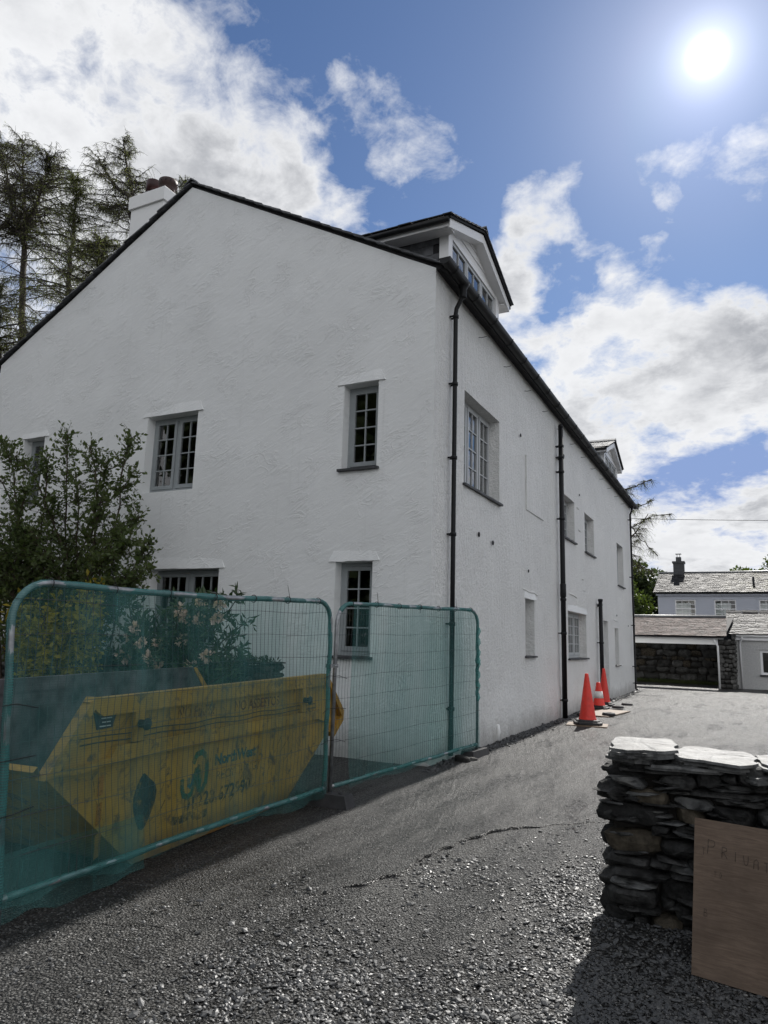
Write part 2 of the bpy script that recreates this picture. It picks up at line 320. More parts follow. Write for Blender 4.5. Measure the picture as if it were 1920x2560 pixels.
# ------------------------------------------------------------------ mesh helpers
class MB:
    def __init__(s): s.v = []; s.f = []; s.mi = []; s.cur = 0; s.sm = []
    def add(s, vs_, fs, smooth=False):
        b = len(s.v); s.v.extend([tuple(x) for x in vs_])
        for f in fs: s.f.append(tuple(b+i for i in f)); s.mi.append(s.cur); s.sm.append(smooth)
        return s
    def box(s, lo, hi, tf=None):
        x0, y0, z0 = lo; x1, y1, z1 = hi
        vs_ = [(x0, y0, z0), (x1, y0, z0), (x1, y1, z0), (x0, y1, z0), (x0, y0, z1), (x1, y0, z1), (x1, y1, z1), (x0, y1, z1)]
        if tf: vs_ = [tf(*q) for q in vs_]
        return s.add(vs_, [(0, 3, 2, 1), (4, 5, 6, 7), (0, 1, 5, 4), (1, 2, 6, 5), (2, 3, 7, 6), (3, 0, 4, 7)])
    def prism(s, poly, e0, e1, tf):
        n = len(poly); vs_ = [tf(a, b, e0) for a, b in poly]+[tf(a, b, e1) for a, b in poly]
        return s.add(vs_, [tuple(range(n-1, -1, -1)), tuple(range(n, 2*n))]+[(i, (i+1) % n, n+(i+1) % n, n+i) for i in range(n)])
    def tube(s, pts, rad, n=8, caps=True):
        pts = [Vector(q) for q in pts]; k = len(pts); rads = rad if isinstance(rad, (list, tuple)) else [rad]*k
        vs_ = []; prev = None
        for i, q in enumerate(pts):
            d = (pts[min(i+1, k-1)]-pts[max(i-1, 0)])
            d = d.normalized() if d.length > 1e-9 else Vector((0, 0, 1))
            if prev is None: a = d.orthogonal().normalized()
            else:
                a = prev-d*prev.dot(d); a = a.normalized() if a.length > 1e-6 else d.orthogonal().normalized()
            prev = a; b = d.cross(a)
            for j in range(n):
                t = 2*math.pi*j/n; vs_.append(q+(a*math.cos(t)+b*math.sin(t))*rads[i])
        fs = [(i*n+j, i*n+(j+1) % n, (i+1)*n+(j+1) % n, (i+1)*n+j) for i in range(k-1) for j in range(n)]
        if caps: fs += [tuple(range(n-1, -1, -1)), tuple((k-1)*n+j for j in range(n))]
        return s.add(vs_, fs, True)
    def lathe(s, prof, c, n=24, sm=True):
        vs_ = [(c[0]+r*math.cos(2*math.pi*j/n), c[1]+r*math.sin(2*math.pi*j/n), c[2]+z) for r, z in prof for j in range(n)]
        k = len(prof); fs = [(i*n+j, i*n+(j+1) % n, (i+1)*n+(j+1) % n, (i+1)*n+j) for i in range(k-1) for j in range(n)]
        fs += [tuple(range(n-1, -1, -1)), tuple((k-1)*n+j for j in range(n))]
        return s.add(vs_, fs, sm)
    def mesh(s, name, mats):
        me = bpy.data.meshes.new(name); me.from_pydata(s.v, [], s.f)
        for mm in (mats if isinstance(mats, (list, tuple)) else [mats]): me.materials.append(MAT[mm])
        me.polygons.foreach_set('material_index', s.mi); me.polygons.foreach_set('use_smooth', s.sm); me.update(); return me
    def obj(s, name, mats, parent=None): return link(name, s.mesh(name, mats), parent)
def link(name, me, parent=None, mw=None):
    o = bpy.data.objects.new(name, me); COL.objects.link(o)
    if parent is not None: o.parent = parent
    if mw is not None: o.matrix_local = mw
    return o
def empty(name, loc=(0, 0, 0), rz=0, parent=None):
    o = bpy.data.objects.new(name, None); COL.objects.link(o); o.location = loc; o.rotation_euler = (0, 0, rz); o.empty_display_size = .2
    if parent is not None: o.parent = parent
    return o
def tag(o, label=None, cat=None, group=None, kind=None):
    for k, v in (('label', label), ('category', cat), ('group', group), ('kind', kind)):
        if v: o[k] = v
    return o
def np_mesh(name, V, F, mat, parent=None, smooth=False):
    me = bpy.data.meshes.new(name); V = np.asarray(V, np.float32); F = np.asarray(F, np.int32); k = F.shape[1]
    me.vertices.add(len(V)); me.vertices.foreach_set('co', V.ravel()); me.loops.add(F.size); me.loops.foreach_set('vertex_index', F.ravel())
    me.polygons.add(len(F)); me.polygons.foreach_set('loop_start', np.arange(0, F.size, k, dtype=np.int32))
    me.polygons.foreach_set('use_smooth', np.full(len(F), smooth)); me.update(calc_edges=True)
    for mm in (mat if isinstance(mat, (list, tuple)) else [mat]): me.materials.append(MAT[mm])
    return link(name, me, parent)
def place_instances(base_v, base_f, pos, rot, scale):
    """numpy copies: rot (n,3,3), scale (n,3)"""
    V = np.einsum('nij,nvj->nvi', rot, base_v[None]*scale[:, None, :])+pos[:, None, :]
    F = base_f[None]+(np.arange(len(pos))*len(base_v))[:, None, None]
    return V.reshape(-1, 3), F.reshape(-1, base_f.shape[1])
def rand_rot(n, tilt=math.pi):
    a = RNG.uniform(0, 2*math.pi, n); b = RNG.normal(0, tilt, n); c = RNG.normal(0, tilt, n)
    def rx(t): z = np.zeros_like(t); o = np.ones_like(t); return np.stack([o, z, z, z, np.cos(t), -np.sin(t), z, np.sin(t), np.cos(t)], -1).reshape(-1, 3, 3)
    def ry(t): z = np.zeros_like(t); o = np.ones_like(t); return np.stack([np.cos(t), z, np.sin(t), z, o, z, -np.sin(t), z, np.cos(t)], -1).reshape(-1, 3, 3)
    def rz(t): z = np.zeros_like(t); o = np.ones_like(t); return np.stack([np.cos(t), -np.sin(t), z, np.sin(t), np.cos(t), z, z, z, o], -1).reshape(-1, 3, 3)
    return rx(b)@ry(c)@rz(a)
def ident(x, y, z): return (x, y, z)
GAB = lambda u, v, d: (u, d, v)        # gable plane: u = x, v = z, d = depth into the house
LNG = lambda u, v, d: (-d, u, v)       # long wall: u = y
# ------------------------------------------------------------------ ground
def sstep(a, b, x):
    t = np.clip((x-a)/(b-a), 0, 1); return t*t*(3-2*t)
def gz(x, y):
    x = np.asarray(x, float); y = np.asarray(y, float)
    n = .010*np.sin(x*1.7+.6*np.sin(y*1.3))*np.sin(y*1.1+.4)+.006*np.sin(x*4.1+y*2.3)*np.sin(y*3.7-x)
    m_ = .09*np.exp(-((y+4.34)/.20)**2)*sstep(2.55, 3.0, x)
    return (n+m_)*np.exp(-(np.maximum(0, np.hypot(x, y)-25)/10)**2)
def spaced(lo, hi, fine_lo, fine_hi, step):
    a = list(np.arange(fine_lo, fine_hi+1e-6, step)); s = step; x = fine_hi
    while x < hi: s *= 1.35; x += s; a.append(min(x, hi))
    s = step; x = fine_lo
    while x > lo: s *= 1.35; x -= s; a.insert(0, max(x, lo))
    return np.array(a)
gx = spaced(-400, 400, -3, 6, .09); gy = spaced(-400, 500, -8, 2, .09)
X, Y = np.meshgrid(gx, gy); Z = gz(X, Y)
nx, ny = len(gx), len(gy); ii = np.arange((nx-1)*(ny-1)); cx_ = ii % (nx-1); cy_ = ii//(nx-1); b0 = cy_*nx+cx_
g = np_mesh('ground', np.stack([X, Y, Z], -1).reshape(-1, 3), np.stack([b0, b0+1, b0+nx+1, b0+nx], -1), 'gravel_bed', None, True)
tag(g, kind='structure')

edge = [(-3.0, -6.35), (-.5, -6.1), (.75, -5.55), (1.15, -4.95), (1.36, -4.45), (1.50, -4.07), (1.52, -3.59), (1.59, -3.0), (1.69, -2.72), (1.85, -2.43), (2.25, -1.9), (3.0, -1.3), (4.5, -.4), (7, .6), (12, 2.5)]
def resample(pl, step):
    out = [pl[0]]
    for a, b in zip(pl[:-1], pl[1:]):
        L_ = math.hypot(b[0]-a[0], b[1]-a[1]); k = max(1, int(L_/step))
        out += [(a[0]+(b[0]-a[0])*i/k, a[1]+(b[1]-a[1])*i/k) for i in range(1, k+1)]
    return out
E = resample(edge, .06); NE = len(E); NT_ = 60
V = []; F = []
for i, (ex, ey) in enumerate(E):
    q = i/(NE-1)
    fx, fy = (-7, -6.4+ (q/.5)*36) if q < .5 else (-7+(q-.5)/.5*19, 29.6)
    jit = .035*mnoise.noise((ex*6, ey*6, 1.3))+.02*mnoise.noise((ex*21, ey*21, 4.3))
    ex += jit; ey -= jit*1.2
    th = .017*float(sstep(-4.7, -4.2, ey))*float(1-sstep(1.75, 2.2, ex))+.004
    V.append((ex+.004, ey-.004, float(gz(ex, ey))-.01))
    for k in range(NT_):
        t = (k/(NT_-1))**2.2
        x = ex+(fx-ex)*t; y = ey+(fy-ey)*t
        V.append((x, y, float(gz(x, y))+th*(1-min(1, t*3))+.005*min(1, t*3)+ (.006*mnoise.noise((x*9, y*9, 0)) if k else 0)*(.3 if ey < -4.6 else 1)))
S_ = NT_+1
for i in range(NE-1):
    for k in range(S_-1): F.append((i*S_+k, (i+1)*S_+k, (i+1)*S_+k+1, i*S_+k+1))
a = np_mesh('driveway', V, F, 'asphalt', None, True); tag(a, kind='structure')

# loose slate chippings
def ico(sub):
    bm = bmesh.new(); bmesh.ops.create_icosphere(bm, subdivisions=sub, radius=1); bm.verts.ensure_lookup_table()
    v = np.array([q.co[:] for q in bm.verts]); f = np.array([[w_.index for w_ in q.verts] for q in bm.faces]); bm.free(); return v, f
ICO0, ICO1, ICO2, ICO3 = [ico(k) for k in (1, 2, 3, 4)]
EX = np.array([e[0] for e in E]); EY = np.array([e[1] for e in E])
def gravel(name, n, mat, smin, smax, mode):
    x = RNG.uniform(-1.4, 4.3, n*6); y = RNG.uniform(-7.0, .8, n*6)
    # keep what the place shows: dense off the asphalt, thin on it
    ye = np.interp(x, EX, EY); off = ye-y
    right = sstep(1.2, 2.6, x)
    if mode == 'bed': wgt = sstep(-.9, .5, off+.35*np.sin(x*2.3+1.1*np.sin(y*2.9))+.2*np.sin(y*7.+x*3))*(0.07+.93*sstep(1.2, 2.9, x-.35*(y+5.6)*.8+.4*np.sin(y*3)+.35*np.sin(x*5)-.35*(y+5.5)*0))
    else: wgt = .10+.9*np.exp(-np.maximum(0, -off)/.45)*sstep(-2, 0, off+.4)*.5
    wgt = wgt*np.exp(-np.maximum(0, y+3.2)/1.6)
    dist = np.hypot(x-CAM[0], y-CAM[1]); wgt = wgt*np.clip(3.2/dist, 0, 1)**1.0
    clump = .5+.5*np.sin(x*7.3+2*np.sin(y*5.1))*np.sin(y*6.7+1.5*np.sin(x*3.9)); wgt = wgt*(.22+.78*clump)
    d = np.stack([x-CAM[0], y-CAM[1], np.full_like(x, -1.62)], -1); dep = d@CF; uu = 960+FPX*(d@CR)/dep; vv = 1280-FPX*(d@CU)/dep
    ok = (uu > -150) & (uu < 2070) & (vv < 2760) & (dep > .5) & (x > .15)
    ok &= ~((x > 2.95) & (y > -4.3) & (y < -3.8))
    keep = np.where(ok & (RNG.uniform(0, 1, len(x)) < wgt))[0][:n]
    x, y = x[keep], y[keep]; n = len(x)
    s = np.exp(RNG.normal(0, .5, n)); s = smin+(smax-smin)*np.clip(s/3.2, 0, 1)
    onroad = sstep(-.05, .1, -(np.interp(x, EX, EY)-y))
    z = gz(x, y)+s*.22+onroad*.018
    sc = np.stack([s*RNG.uniform(.8, 1.35, n), s*RNG.uniform(.55, .95, n), s*RNG.uniform(.22, .5, n)], -1)
    Vs, Fs = [], []; o_ = 0; grp = RNG.integers(0, 6, n); rot = rand_rot(n, .26)
    for gi in range(6):
        sel = grp == gi
        bv = ICO0[0]*(1+RNG.normal(0, .22, (len(ICO0[0]), 1)))
        v_, f_ = place_instances(bv, ICO0[1], np.stack([x, y, z], -1)[sel], rot[sel], sc[sel]); Vs.append(v_); Fs.append(f_+o_); o_ += len(v_)
    ob = np_mesh(name, np.concatenate(Vs), np.concatenate(Fs), mat); return ob
gr = gravel('gravel', 44000, 'chip', .004, .024, 'bed'); tag(gr, 'loose blue grey slate chippings scattered thickly on the ground', 'gravel', kind='stuff')
gr = gravel('gravel', 7000, 'chip_pale', .003, .015, 'bed'); tag(gr, 'small pale stone chips mixed among the slate gravel', 'gravel', kind='stuff')
gr = gravel('gravel', 9000, 'chip_pale', .003, .010, 'road'); tag(gr, 'sparse small grit lying loose on the asphalt drive', 'gravel', kind='stuff')

n = 5200; y = RNG.uniform(-.4, 19., n)**1.0; x = np.abs(RNG.normal(0, .10, n))+.02; s_ = np.exp(RNG.normal(0, .5, n))*.008+.003
rot = rand_rot(n, .4); V_, F_ = place_instances(ICO0[0]*(1+RNG.normal(0, .2, (len(ICO0[0]), 1))), ICO0[1], np.stack([x+.03, y, gz(x, y)+s_*.4+.008], -1), rot, np.stack([s_*1.3, s_, s_*.6], -1))
gr = np_mesh('gravel', V_, F_, 'chip'); tag(gr, 'dark grit and rubble crumbs gathered along the foot of the long wall', 'gravel', kind='stuff')
# ------------------------------------------------------------------ white house
HW, HL = 9.83, 20.0
XR, ZR, SL = -HW/2, 9.75, .5545
zr = lambda x: ZR-abs(x-XR)*SL
house = empty('white_house', (0, 0, 0)); tag(house, 'large white roughcast house with slate roof and dormers beside the drive', 'house')
OPEN_G = [  # gable windows: u0,u1,v0,v1, casements, cols, rows
    (-8.78, -8.19, 4.02, 5.31, 1, 2, 4), (-5.49, -4.35, 4.0, 5.37, 2, 2, 4), (-1.48, -.89, 4.08, 5.41, 1, 2, 4), (-5.12, -3.66, 1.34, 2.66, 2, 3, 4), (-1.51, -.90, 1.36, 2.71, 1, 2, 4)]
OPEN_L = [
    (1.24, 3.05, 4.03, 5.56, 3, 2, 4), (8.12, 9.42, 4.18, 5.26, 2, 2, 4), (10.74, 12.1, 4.13, 5.23, 2, 2, 4), (16.3, 17.72, 3.67, 5.14, 2, 2, 4),
    (4.70, 5.38, 1.37, 2.48, 1, 2, 4), (8.46, 10.68, 1.28, 2.42, 3, 2, 4), (15.38, 16.15, 1.0, 2.2, 1, 2, 4)]
DOOR = (13.3, 14.1, -.05, 2.37)
def lines(lo, hi, step, must):
    xs = sorted(set([lo, hi]+[round(q, 4) for q in must])); out = []
    for a, b in zip(xs[:-1], xs[1:]):
        k = max(1, round((b-a)/step)); out += [a+(b-a)*i/k for i in range(k)]
    return out+[hi]
def wall_panel(name, tf, u0, u1, vfix, top, opens, depth, mat, bulge):
    us = lines(u0, u1, .22, [q for o in opens for q in o[:2]]+([XR] if top(u0) < top(XR)+9 and u0 < XR < u1 else []))
    vs_ = lines(-.15, vfix, .22, [q for o in opens for q in o[2:4]])
    nt = 14; b = MB(); idx = {}
    inside = lambda u, v: any(o[0]-1e-6 < u < o[1]+1e-6 and o[2]-1e-6 < v < o[3]+1e-6 for o in opens)
    strictly = lambda u, v: any(o[0]+1e-6 < u < o[1]-1e-6 and o[2]+1e-6 < v < o[3]-1e-6 for o in opens)
    rows = len(vs_)+nt
    for i, u in enumerate(us):
        for j in range(rows):
            v = vs_[j] if j < len(vs_) else vfix+(top(u)-vfix)*(j-len(vs_)+1)/nt
            e = min(u-u0, u1-u)
            d = 0 if e < 1e-6 else -(bulge(u, v)+.016*mnoise.noise((u*.8, v*.8, 3.1))+.006*mnoise.noise((u*2.9, v*2.9, 7.)))*min(1, e/.4)
            if inside(u, v): d *= .25
            b.v.append(tf(u, v, d)); idx[i, j] = len(b.v)-1
    for i in range(len(us)-1):
        for j in range(rows-1):
            if j+1 < len(vs_) and strictly((us[i]+us[i+1])/2, (vs_[j]+vs_[j+1])/2): continue
            b.f.append((idx[i, j], idx[i+1, j], idx[i+1, j+1], idx[i, j+1])); b.mi.append(0); b.sm.append(True)
    for o in opens:                                     # reveals
        a0, a1, c0, c1 = o[:4]; s = .006; dd = depth
        P_ = [(a0, c0), (a1, c0), (a1, c1), (a0, c1)]; Q_ = [(a0+s, c0+s), (a1-s, c0+s), (a1-s, c1-s), (a0+s, c1-s)]
        for k in range(4):
            p, q = P_[k], P_[(k+1) % 4]; p2, q2 = Q_[k], Q_[(k+1) % 4]
            b.add([tf(p[0], p[1], 0), tf(q[0], q[1], 0), tf(q2[0], q2[1], dd), tf(p2[0], p2[1], dd)], [(0, 1, 2, 3)])
    return b.obj(name, mat, house)
gb = lambda u, v: .02*max(0, 1-abs(v-.6)/.5)
wall_panel('gable_wall', GAB, -HW, 0, 6.55, lambda u: zr(u), OPEN_G, .30, 'plaster_gable', gb)
lb = lambda u, v: .045*max(0, min(1, (.85-v)/.25))*(.6+.4*math.sin(u*2.1+.5)) if u < 9 else 0
wall_panel('long_wall', LNG, 0, HL, 6.55, lambda u: 7.02, OPEN_L+[DOOR], .30, 'plaster_long', lb)
b = MB(); b.add([(-HW, HL, -.1), (-HW, 0, -.1), (-HW, 0, 7.02), (-HW, HL, 7.02)], [(0, 1, 2, 3)]); b.obj('rear_wall', 'plaster_long', house)
b = MB(); b.add([(0, HL, -.1), (-HW, HL, -.1), (-HW, HL, 7.02), (XR, HL, ZR), (0, HL, 7.02)], [(0, 1, 2, 3, 4)]); b.obj('far_gable_wall', 'plaster_gable', house)
for z in (.05, 3.1, 6.2):
    b = MB(); b.box((-HW+.05, .32, z-.1), (-.32, HL-.05, z)); b.obj('floor_slab', 'floor_board', house)
b = MB(); b.box((-HW+.05, 4.6, .06), (-.34, 4.7, 6.5)); b.box((-3.2, .34, .06), (-3.1, 4.59, 6.5)); b.obj('partition', 'interior', house)

PANE = {}
def window(spec, tf, sill='slate', hood=True, fm='frame_grey', fd=.17, open_first=False):
    u0, u1, v0, v1, nc, cols, rows = spec
    s = .006; u0 += s; u1 -= s; v0 += s; v1 -= s
    b = MB(); fw_ = .05
    for lo, hi in (((u0, v0), (u0+fw_, v1)), ((u1-fw_, v0), (u1, v1)), ((u0+fw_, v0), (u1-fw_, v0+fw_+.02)), ((u0+fw_, v1-fw_), (u1-fw_, v1))):
        b.box((lo[0], lo[1], fd), (hi[0], hi[1], fd+.09), tf)
    iw = (u1-u0-2*fw_-(nc-1)*.05)/nc; panes = []
    for c in range(nc):
        a0 = u0+fw_+c*(iw+.05); a1 = a0+iw
        if c: b.box((a0-.05, v0+fw_+.02, fd+.003), (a0, v1-fw_, fd+.085), tf)
        g_ = .005; st = .055; z0, z1 = v0+fw_+.02+g_, v1-fw_-g_; a0 += g_; a1 -= g_; sd = fd-.012
        for lo, hi in (((a0, z0), (a0+st, z1)), ((a1-st, z0), (a1, z1)), ((a0+st, z0), (a1-st, z0+st+.01)), ((a0+st, z1-st), (a1-st, z1))):
            b.box((lo[0], lo[1], sd), (hi[0], hi[1], sd+.055), tf)
        x0, x1, y0, y1 = a0+st, a1-st, z0+st+.01, z1-st; bw = .02
        pw = (x1-x0-(cols-1)*bw)/cols; ph = (y1-y0-(rows-1)*bw)/rows
        for k in range(1, cols): q = x0+k*pw+(k-1)*bw; b.box((q, y0, sd+.008), (q+bw, y1, sd+.045), tf)
        for k in range(1, rows):
            for kk in range(cols):
                xa = x0+kk*(pw+bw); q = y0+k*ph+(k-1)*bw; b.box((xa, q, sd+.0085), (xa+pw, q+bw, sd+.0445), tf)
        for i in range(cols):
            for j in range(rows): panes.append((x0+i*(pw+bw), y0+j*(ph+bw), pw, ph, sd+.026))
    fr = b.obj('window', fm, house)
    for (x, y, pw, ph, dd) in panes:
        key = (round(pw, 3), round(ph, 3), tf is GAB)
        if key not in PANE:
            q = MB(); e = .004; q.add([tf(-pw/2-e, -ph/2-e, 0), tf(pw/2+e, -ph/2-e, 0), tf(pw/2+e, ph/2+e, 0), tf(-pw/2-e, ph/2+e, 0)], [(0, 1, 2, 3)])
            PANE[key] = q.mesh('pane', 'glass')
        o = link('pane', PANE[key], fr); o.location = tf(x+pw/2, y+ph/2, dd)
        o.rotation_euler = (rnd.gauss(0, .006), 0, rnd.gauss(0, .006))
    if sill:
        q = MB(); pr = -.055
        n_ = 12; w_ = u1-u0+.10; top = []; 
        for k in range(n_+1):
            jt = .006*rnd.uniform(-1, 1); top.append(jt)
        for k in range(n_):
            a0, a1 = u0-.05+w_*k/n_, u0-.05+w_*(k+1)/n_
            e0, e1 = pr+top[k]*1.5, pr+top[k+1]*1.5
            va = [tf(a0, v0-.03+top[k]*.4, e0), tf(a1, v0-.03+top[k+1]*.4, e1), tf(a1, v0-.03, .2), tf(a0, v0-.03, .2), tf(a0, v0+.004, e0), tf(a1, v0+.004, e1), tf(a1, v0+.012, .2), tf(a0, v0+.012, .2)]
            q.add(va, [(0, 3, 2, 1), (4, 5, 6, 7), (0, 1, 5, 4), (2, 3, 7, 6)]+([(3, 0, 4, 7)] if k == 0 else [])+([(1, 2, 6, 5)] if k == n_-1 else []))
        q.obj('sill', 'slate_sill', fr)
    if hood:
        q = MB(); e = .12; h = .19; zb = v1+.004+s; n_ = 10
        ua, ub = u0-e, u1+e
        pts = []
        for k in range(n_+1):
            t = k/n_; jt = .006*rnd.uniform(-1, 1); bu = ua+(ub-ua)*t; tu = (u0-.03)+(u1-u0+.06)*t
            pts.append((tf(bu, zb+jt, -.022+jt), tf(bu, zb+jt*.5, .004), tf(tu, zb+h+jt, .003)))
        fs = []; vs_ = [x for p in pts for x in p]
        for k in range(n_):
            a_, c_ = 3*k, 3*k+3
            fs += [(a_, c_, c_+2, a_+2), (a_+1, c_+1, c_, a_)]
        fs += [(0, 2, 1), (3*n_, 3*n_+1, 3*n_+2)]
        q.add(vs_, fs); q.obj('hood', 'plaster_gable', fr)
    return fr
for k, sp in enumerate(OPEN_G): window(sp, GAB, sill=(None if k == 1 else 'slate'), hood=True)
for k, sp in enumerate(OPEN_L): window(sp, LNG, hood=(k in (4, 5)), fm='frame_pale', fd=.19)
# door in the long wall
b = MB(); b.box((DOOR[0]+.01, 0, .24), (DOOR[1]-.01, DOOR[3]-.01, .29), LNG); d_ = b.obj('door', 'frame_grey', house)
b = MB(); b.box((DOOR[0]+.12, 1.0, .2), (DOOR[0]+.15, 1.12, .238), LNG); b.obj('handle', 'steel_galv', d_)
b = MB(); b.box((DOOR[0]-.02, -.06, -.06), (DOOR[1]+.02, .03, .24), LNG); b.obj('door_step', 'slate_sill', house)

# roof: slabs, slate courses and single verge slates
rf = empty('roof', (0, 0, 0), 0, house)
ang = math.atan(SL); cu, su = math.cos(ang), math.sin(ang)
def slope(side):   # side +1: towards the drive; returns fn(dist down slope from ridge, y, height over slope)
    def f(s, y, h): return (XR+side*(s*cu+h*su), y, ZR-s*su+h*cu)
    return f
SLEN = HW/2/cu
for side in (1, -1):
    f = slope(side); b = MB(); e = .17 if side > 0 else .2
    b.add([f(0, .02, .012), f(SLEN+e, .02, .012), f(SLEN+e, HL-.02, .012), f(0, HL-.02, .012), f(0, .02, .05), f(SLEN+e, .02, .05), f(SLEN+e, HL-.02, .05), f(0, HL-.02, .05)],
          [(0, 3, 2, 1), (4, 5, 6, 7), (0, 1, 5, 4), (1, 2, 6, 5), (2, 3, 7, 6), (3, 0, 4, 7)]); b.obj('roof_deck', 'dark_boards', rf)
    q = MB(); s = SLEN+e+.03; row = 0
    verge_me = []
    for kk in range(4):
        vb = MB(); L_ = .36; w_ = .32; j_ = [rnd.uniform(-.012, .012) for _ in range(8)]
        x0, x1 = -.065+j_[0], .30
        P_ = [(x0+j_[1], 0), (x1, 0), (x1, L_+j_[2]), (x0+j_[3], L_+j_[4]), ]
        vv_ = [(x, s_, 0) for x, s_ in P_]+[(x, s_, .014+.004*kk*.3) for x, s_ in P_]
        verge_me.append((vv_, [(0, 3, 2, 1), (4, 5, 6, 7), (0, 1, 5, 4), (1, 2, 6, 5), (2, 3, 7, 6), (3, 0, 4, 7)]))
    while s > .05:
        ex_ = rnd.uniform(.2, .25); s0 = max(0, s-.40); tilt = .022
        y = .30+(.15 if row % 2 else 0)
        while y < HL+.05:
            w_ = rnd.uniform(.24, .36); h1 = .055+tilt+rnd.uniform(0, .006); j1 = rnd.uniform(-.015, .015)
            q.add([f(s0, y, .055), f(s+j1, y, h1), f(s+j1, y+w_-.006, h1), f(s0, y+w_-.006, .055), f(s0, y, .065), f(s+j1, y, h1+.014), f(s+j1, y+w_-.006, h1+.014), f(s0, y+w_-.006, .065)],
                  [(4, 5, 6, 7), (0, 1, 5, 4), (1, 2, 6, 5)]); y += w_
        # verge slate
        vv_, ff_ = verge_me[row % 4]; b = MB(); h1 = .055+tilt
        pts = []
        for (yy, ss, hh) in vv_:
            t = ss/.36; sp_ = s0+(s-s0)*t+ (rnd.uniform(-.012, .012) if t > .5 else 0); pts.append(f(sp_, yy+rnd.uniform(-.004, .004), .055+(h1-.055)*t+hh*1.3))
        b.add(pts, ff_); b.obj('verge_slate', 'slate', rf)
        s -= ex_; row += 1
    o = q.obj('slate_courses', 'slate', rf); o['kind'] = 'stuff'
for k in range(45):     # ridge tiles
    y0 = -.07+k*.449
    b = MB(); pl = [(-.15, -.06), (0, .045), (.15, -.06), (.15, -.035), (0, .075), (-.15, -.035)]
    b.prism(pl, y0, y0+.445, lambda a_, c_, e_: (XR+a_, e_, ZR+.085+c_)); b.obj('ridge_tile', 'slate', rf)

# chimney on the far slope
CX0, CX1, CY0, CY1 = -7.78, -6.84, 1.15, 2.05
PT1, PT2 = on(385, 462, 1, 1.6), on(421, 455, 1, 1.5)
ch = empty('chimney', (0, 0, 0), 0, house)
b = MB(); b.box((CX0, CY0, 7.9), (CX1, CY1, 10.74)); b.obj('stack', 'white_paint', ch)
b = MB(); b.add([(CX0-.045, CY0-.045, 10.74), (CX1+.045, CY0-.045, 10.74), (CX1+.045, CY1+.045, 10.74), (CX0-.045, CY1+.045, 10.74), (CX0-.05, CY0-.05, 11.03), (CX1+.05, CY0-.05, 11.03), (CX1+.05, CY1+.05, 11.03), (CX0-.05, CY1+.05, 11.03), (CX0+.02, CY0+.02, 11.10), (CX1-.02, CY0+.02, 11.10), (CX1-.02, CY1-.02, 11.10), (CX0+.02, CY1-.02, 11.10)],
      [(3, 2, 1, 0), (0, 1, 5, 4), (1, 2, 6, 5), (2, 3, 7, 6), (3, 0, 4, 7), (4, 5, 9, 8), (5, 6, 10, 9), (6, 7, 11, 10), (7, 4, 8, 11), (8, 9, 10, 11)]); b.obj('stack_cap', 'white_paint', ch)
b = MB(); b.lathe([(.13, 0), (.125, .26), (.15, .27), (.15, .31), (.14, .315), (.14, .35), (.155, .355), (.155, .40), (.14, .41)], (PT1[0], 1.6, 11.09)); b.lathe([(.165, .0), (.17, .25), (.14, .27)], (PT1[0], 1.6, 11.42)); b.obj('chimney_pot', 'pot_red', ch)
b = MB(); b.lathe([(.16, 0), (.155, .2), (.165, .24), (.20, .25), (.205, .38), (.16, .40), (.12, .39)], (PT2[0], 1.5, 11.09)); p_ = b.obj('chimney_pot', 'pot_terracotta', ch)
b = MB()
for k in range(12):
    t = 2*math.pi*k/12; b.lathe([(.014, 0), (.014, .03)], (PT2[0]+.2*math.cos(t), 1.5+.2*math.sin(t), 11.39), 6)
b.obj('vent_holes', 'dark_boards', p_)

# gutter, brackets, downpipes
GX, GZ, GR_ = .20, 7.06, .088
gt = empty('gutter', (0, 0, 0), 0, house)
b = MB(); n = 10; ys = [-.16, HL+.12]
prof = [(GX+GR_*math.cos(t), GZ+GR_*math.sin(t)*1.1) for t in [math.pi+math.pi*i/n for i in range(n+1)]]
prof += [(GX+(GR_-.008)*math.cos(t), GZ+(GR_-.008)*math.sin(t)*1.1) for t in [2*math.pi-math.pi*i/n for i in range(n+1)]]
b.prism(prof, ys[0], ys[1], lambda a_, c_, e_: (a_, e_, c_)); b.obj('trough', 'gutter_black', gt)
b = MB(); b.prism([(GX+GR_*math.cos(t), GZ+GR_*math.sin(t)*1.1) for t in [math.pi+math.pi*i/n for i in range(n+1)]], ys[0]-.006, ys[0]+.003, lambda a_, c_, e_: (a_, e_, c_)); b.obj('end_cap', 'gutter_black', gt)
b = MB(); b.box((.0, .01, 7.0), (.095, HL-.01, 7.08)); b.obj('fascia', 'dark_boards', gt)
ringp = lambda y: [(GX+(GR_+.008)*math.cos(t), y, GZ+(GR_+.008)*math.sin(t)*1.1) for t in [math.pi*.98+math.pi*1.04*i/12 for i in range(13)]]
yb = .15
while yb < HL:
    b = MB(); b.tube(ringp(yb), .006, 6); b.obj('gutter_bracket', 'gutter_black', gt); yb += .93
for k in range(12):    # old wire hooks under the eave
    y = 1.9+k*1.42; b = MB(); b.tube([(.0, y, 6.72), (.05, y+.02, 6.715), (.13, y+.04, 6.73)], .006, 5); b.obj('eave_hook', 'wire_dark', gt)
def collar(b, x, y, z, r): b.lathe([(r, -.03), (r+.012, -.025), (r+.012, .025), (r, .03)], (x, y, z), 14); b.box((0, y-.05, z-.012), (x-.01, y-.03, z+.012)); b.box((0, y+.03, z-.012), (x-.01, y+.05, z+.012))
def pipe(name, pts, r, zs, x, y, mat='pipe_black', top=None):
    b = MB(); b.tube(pts, r, 14); pp = b.obj(name, mat, house)
    for z in zs:
        b = MB(); collar(b, x, y, z, r); b.obj('collar', mat, pp)
    return pp
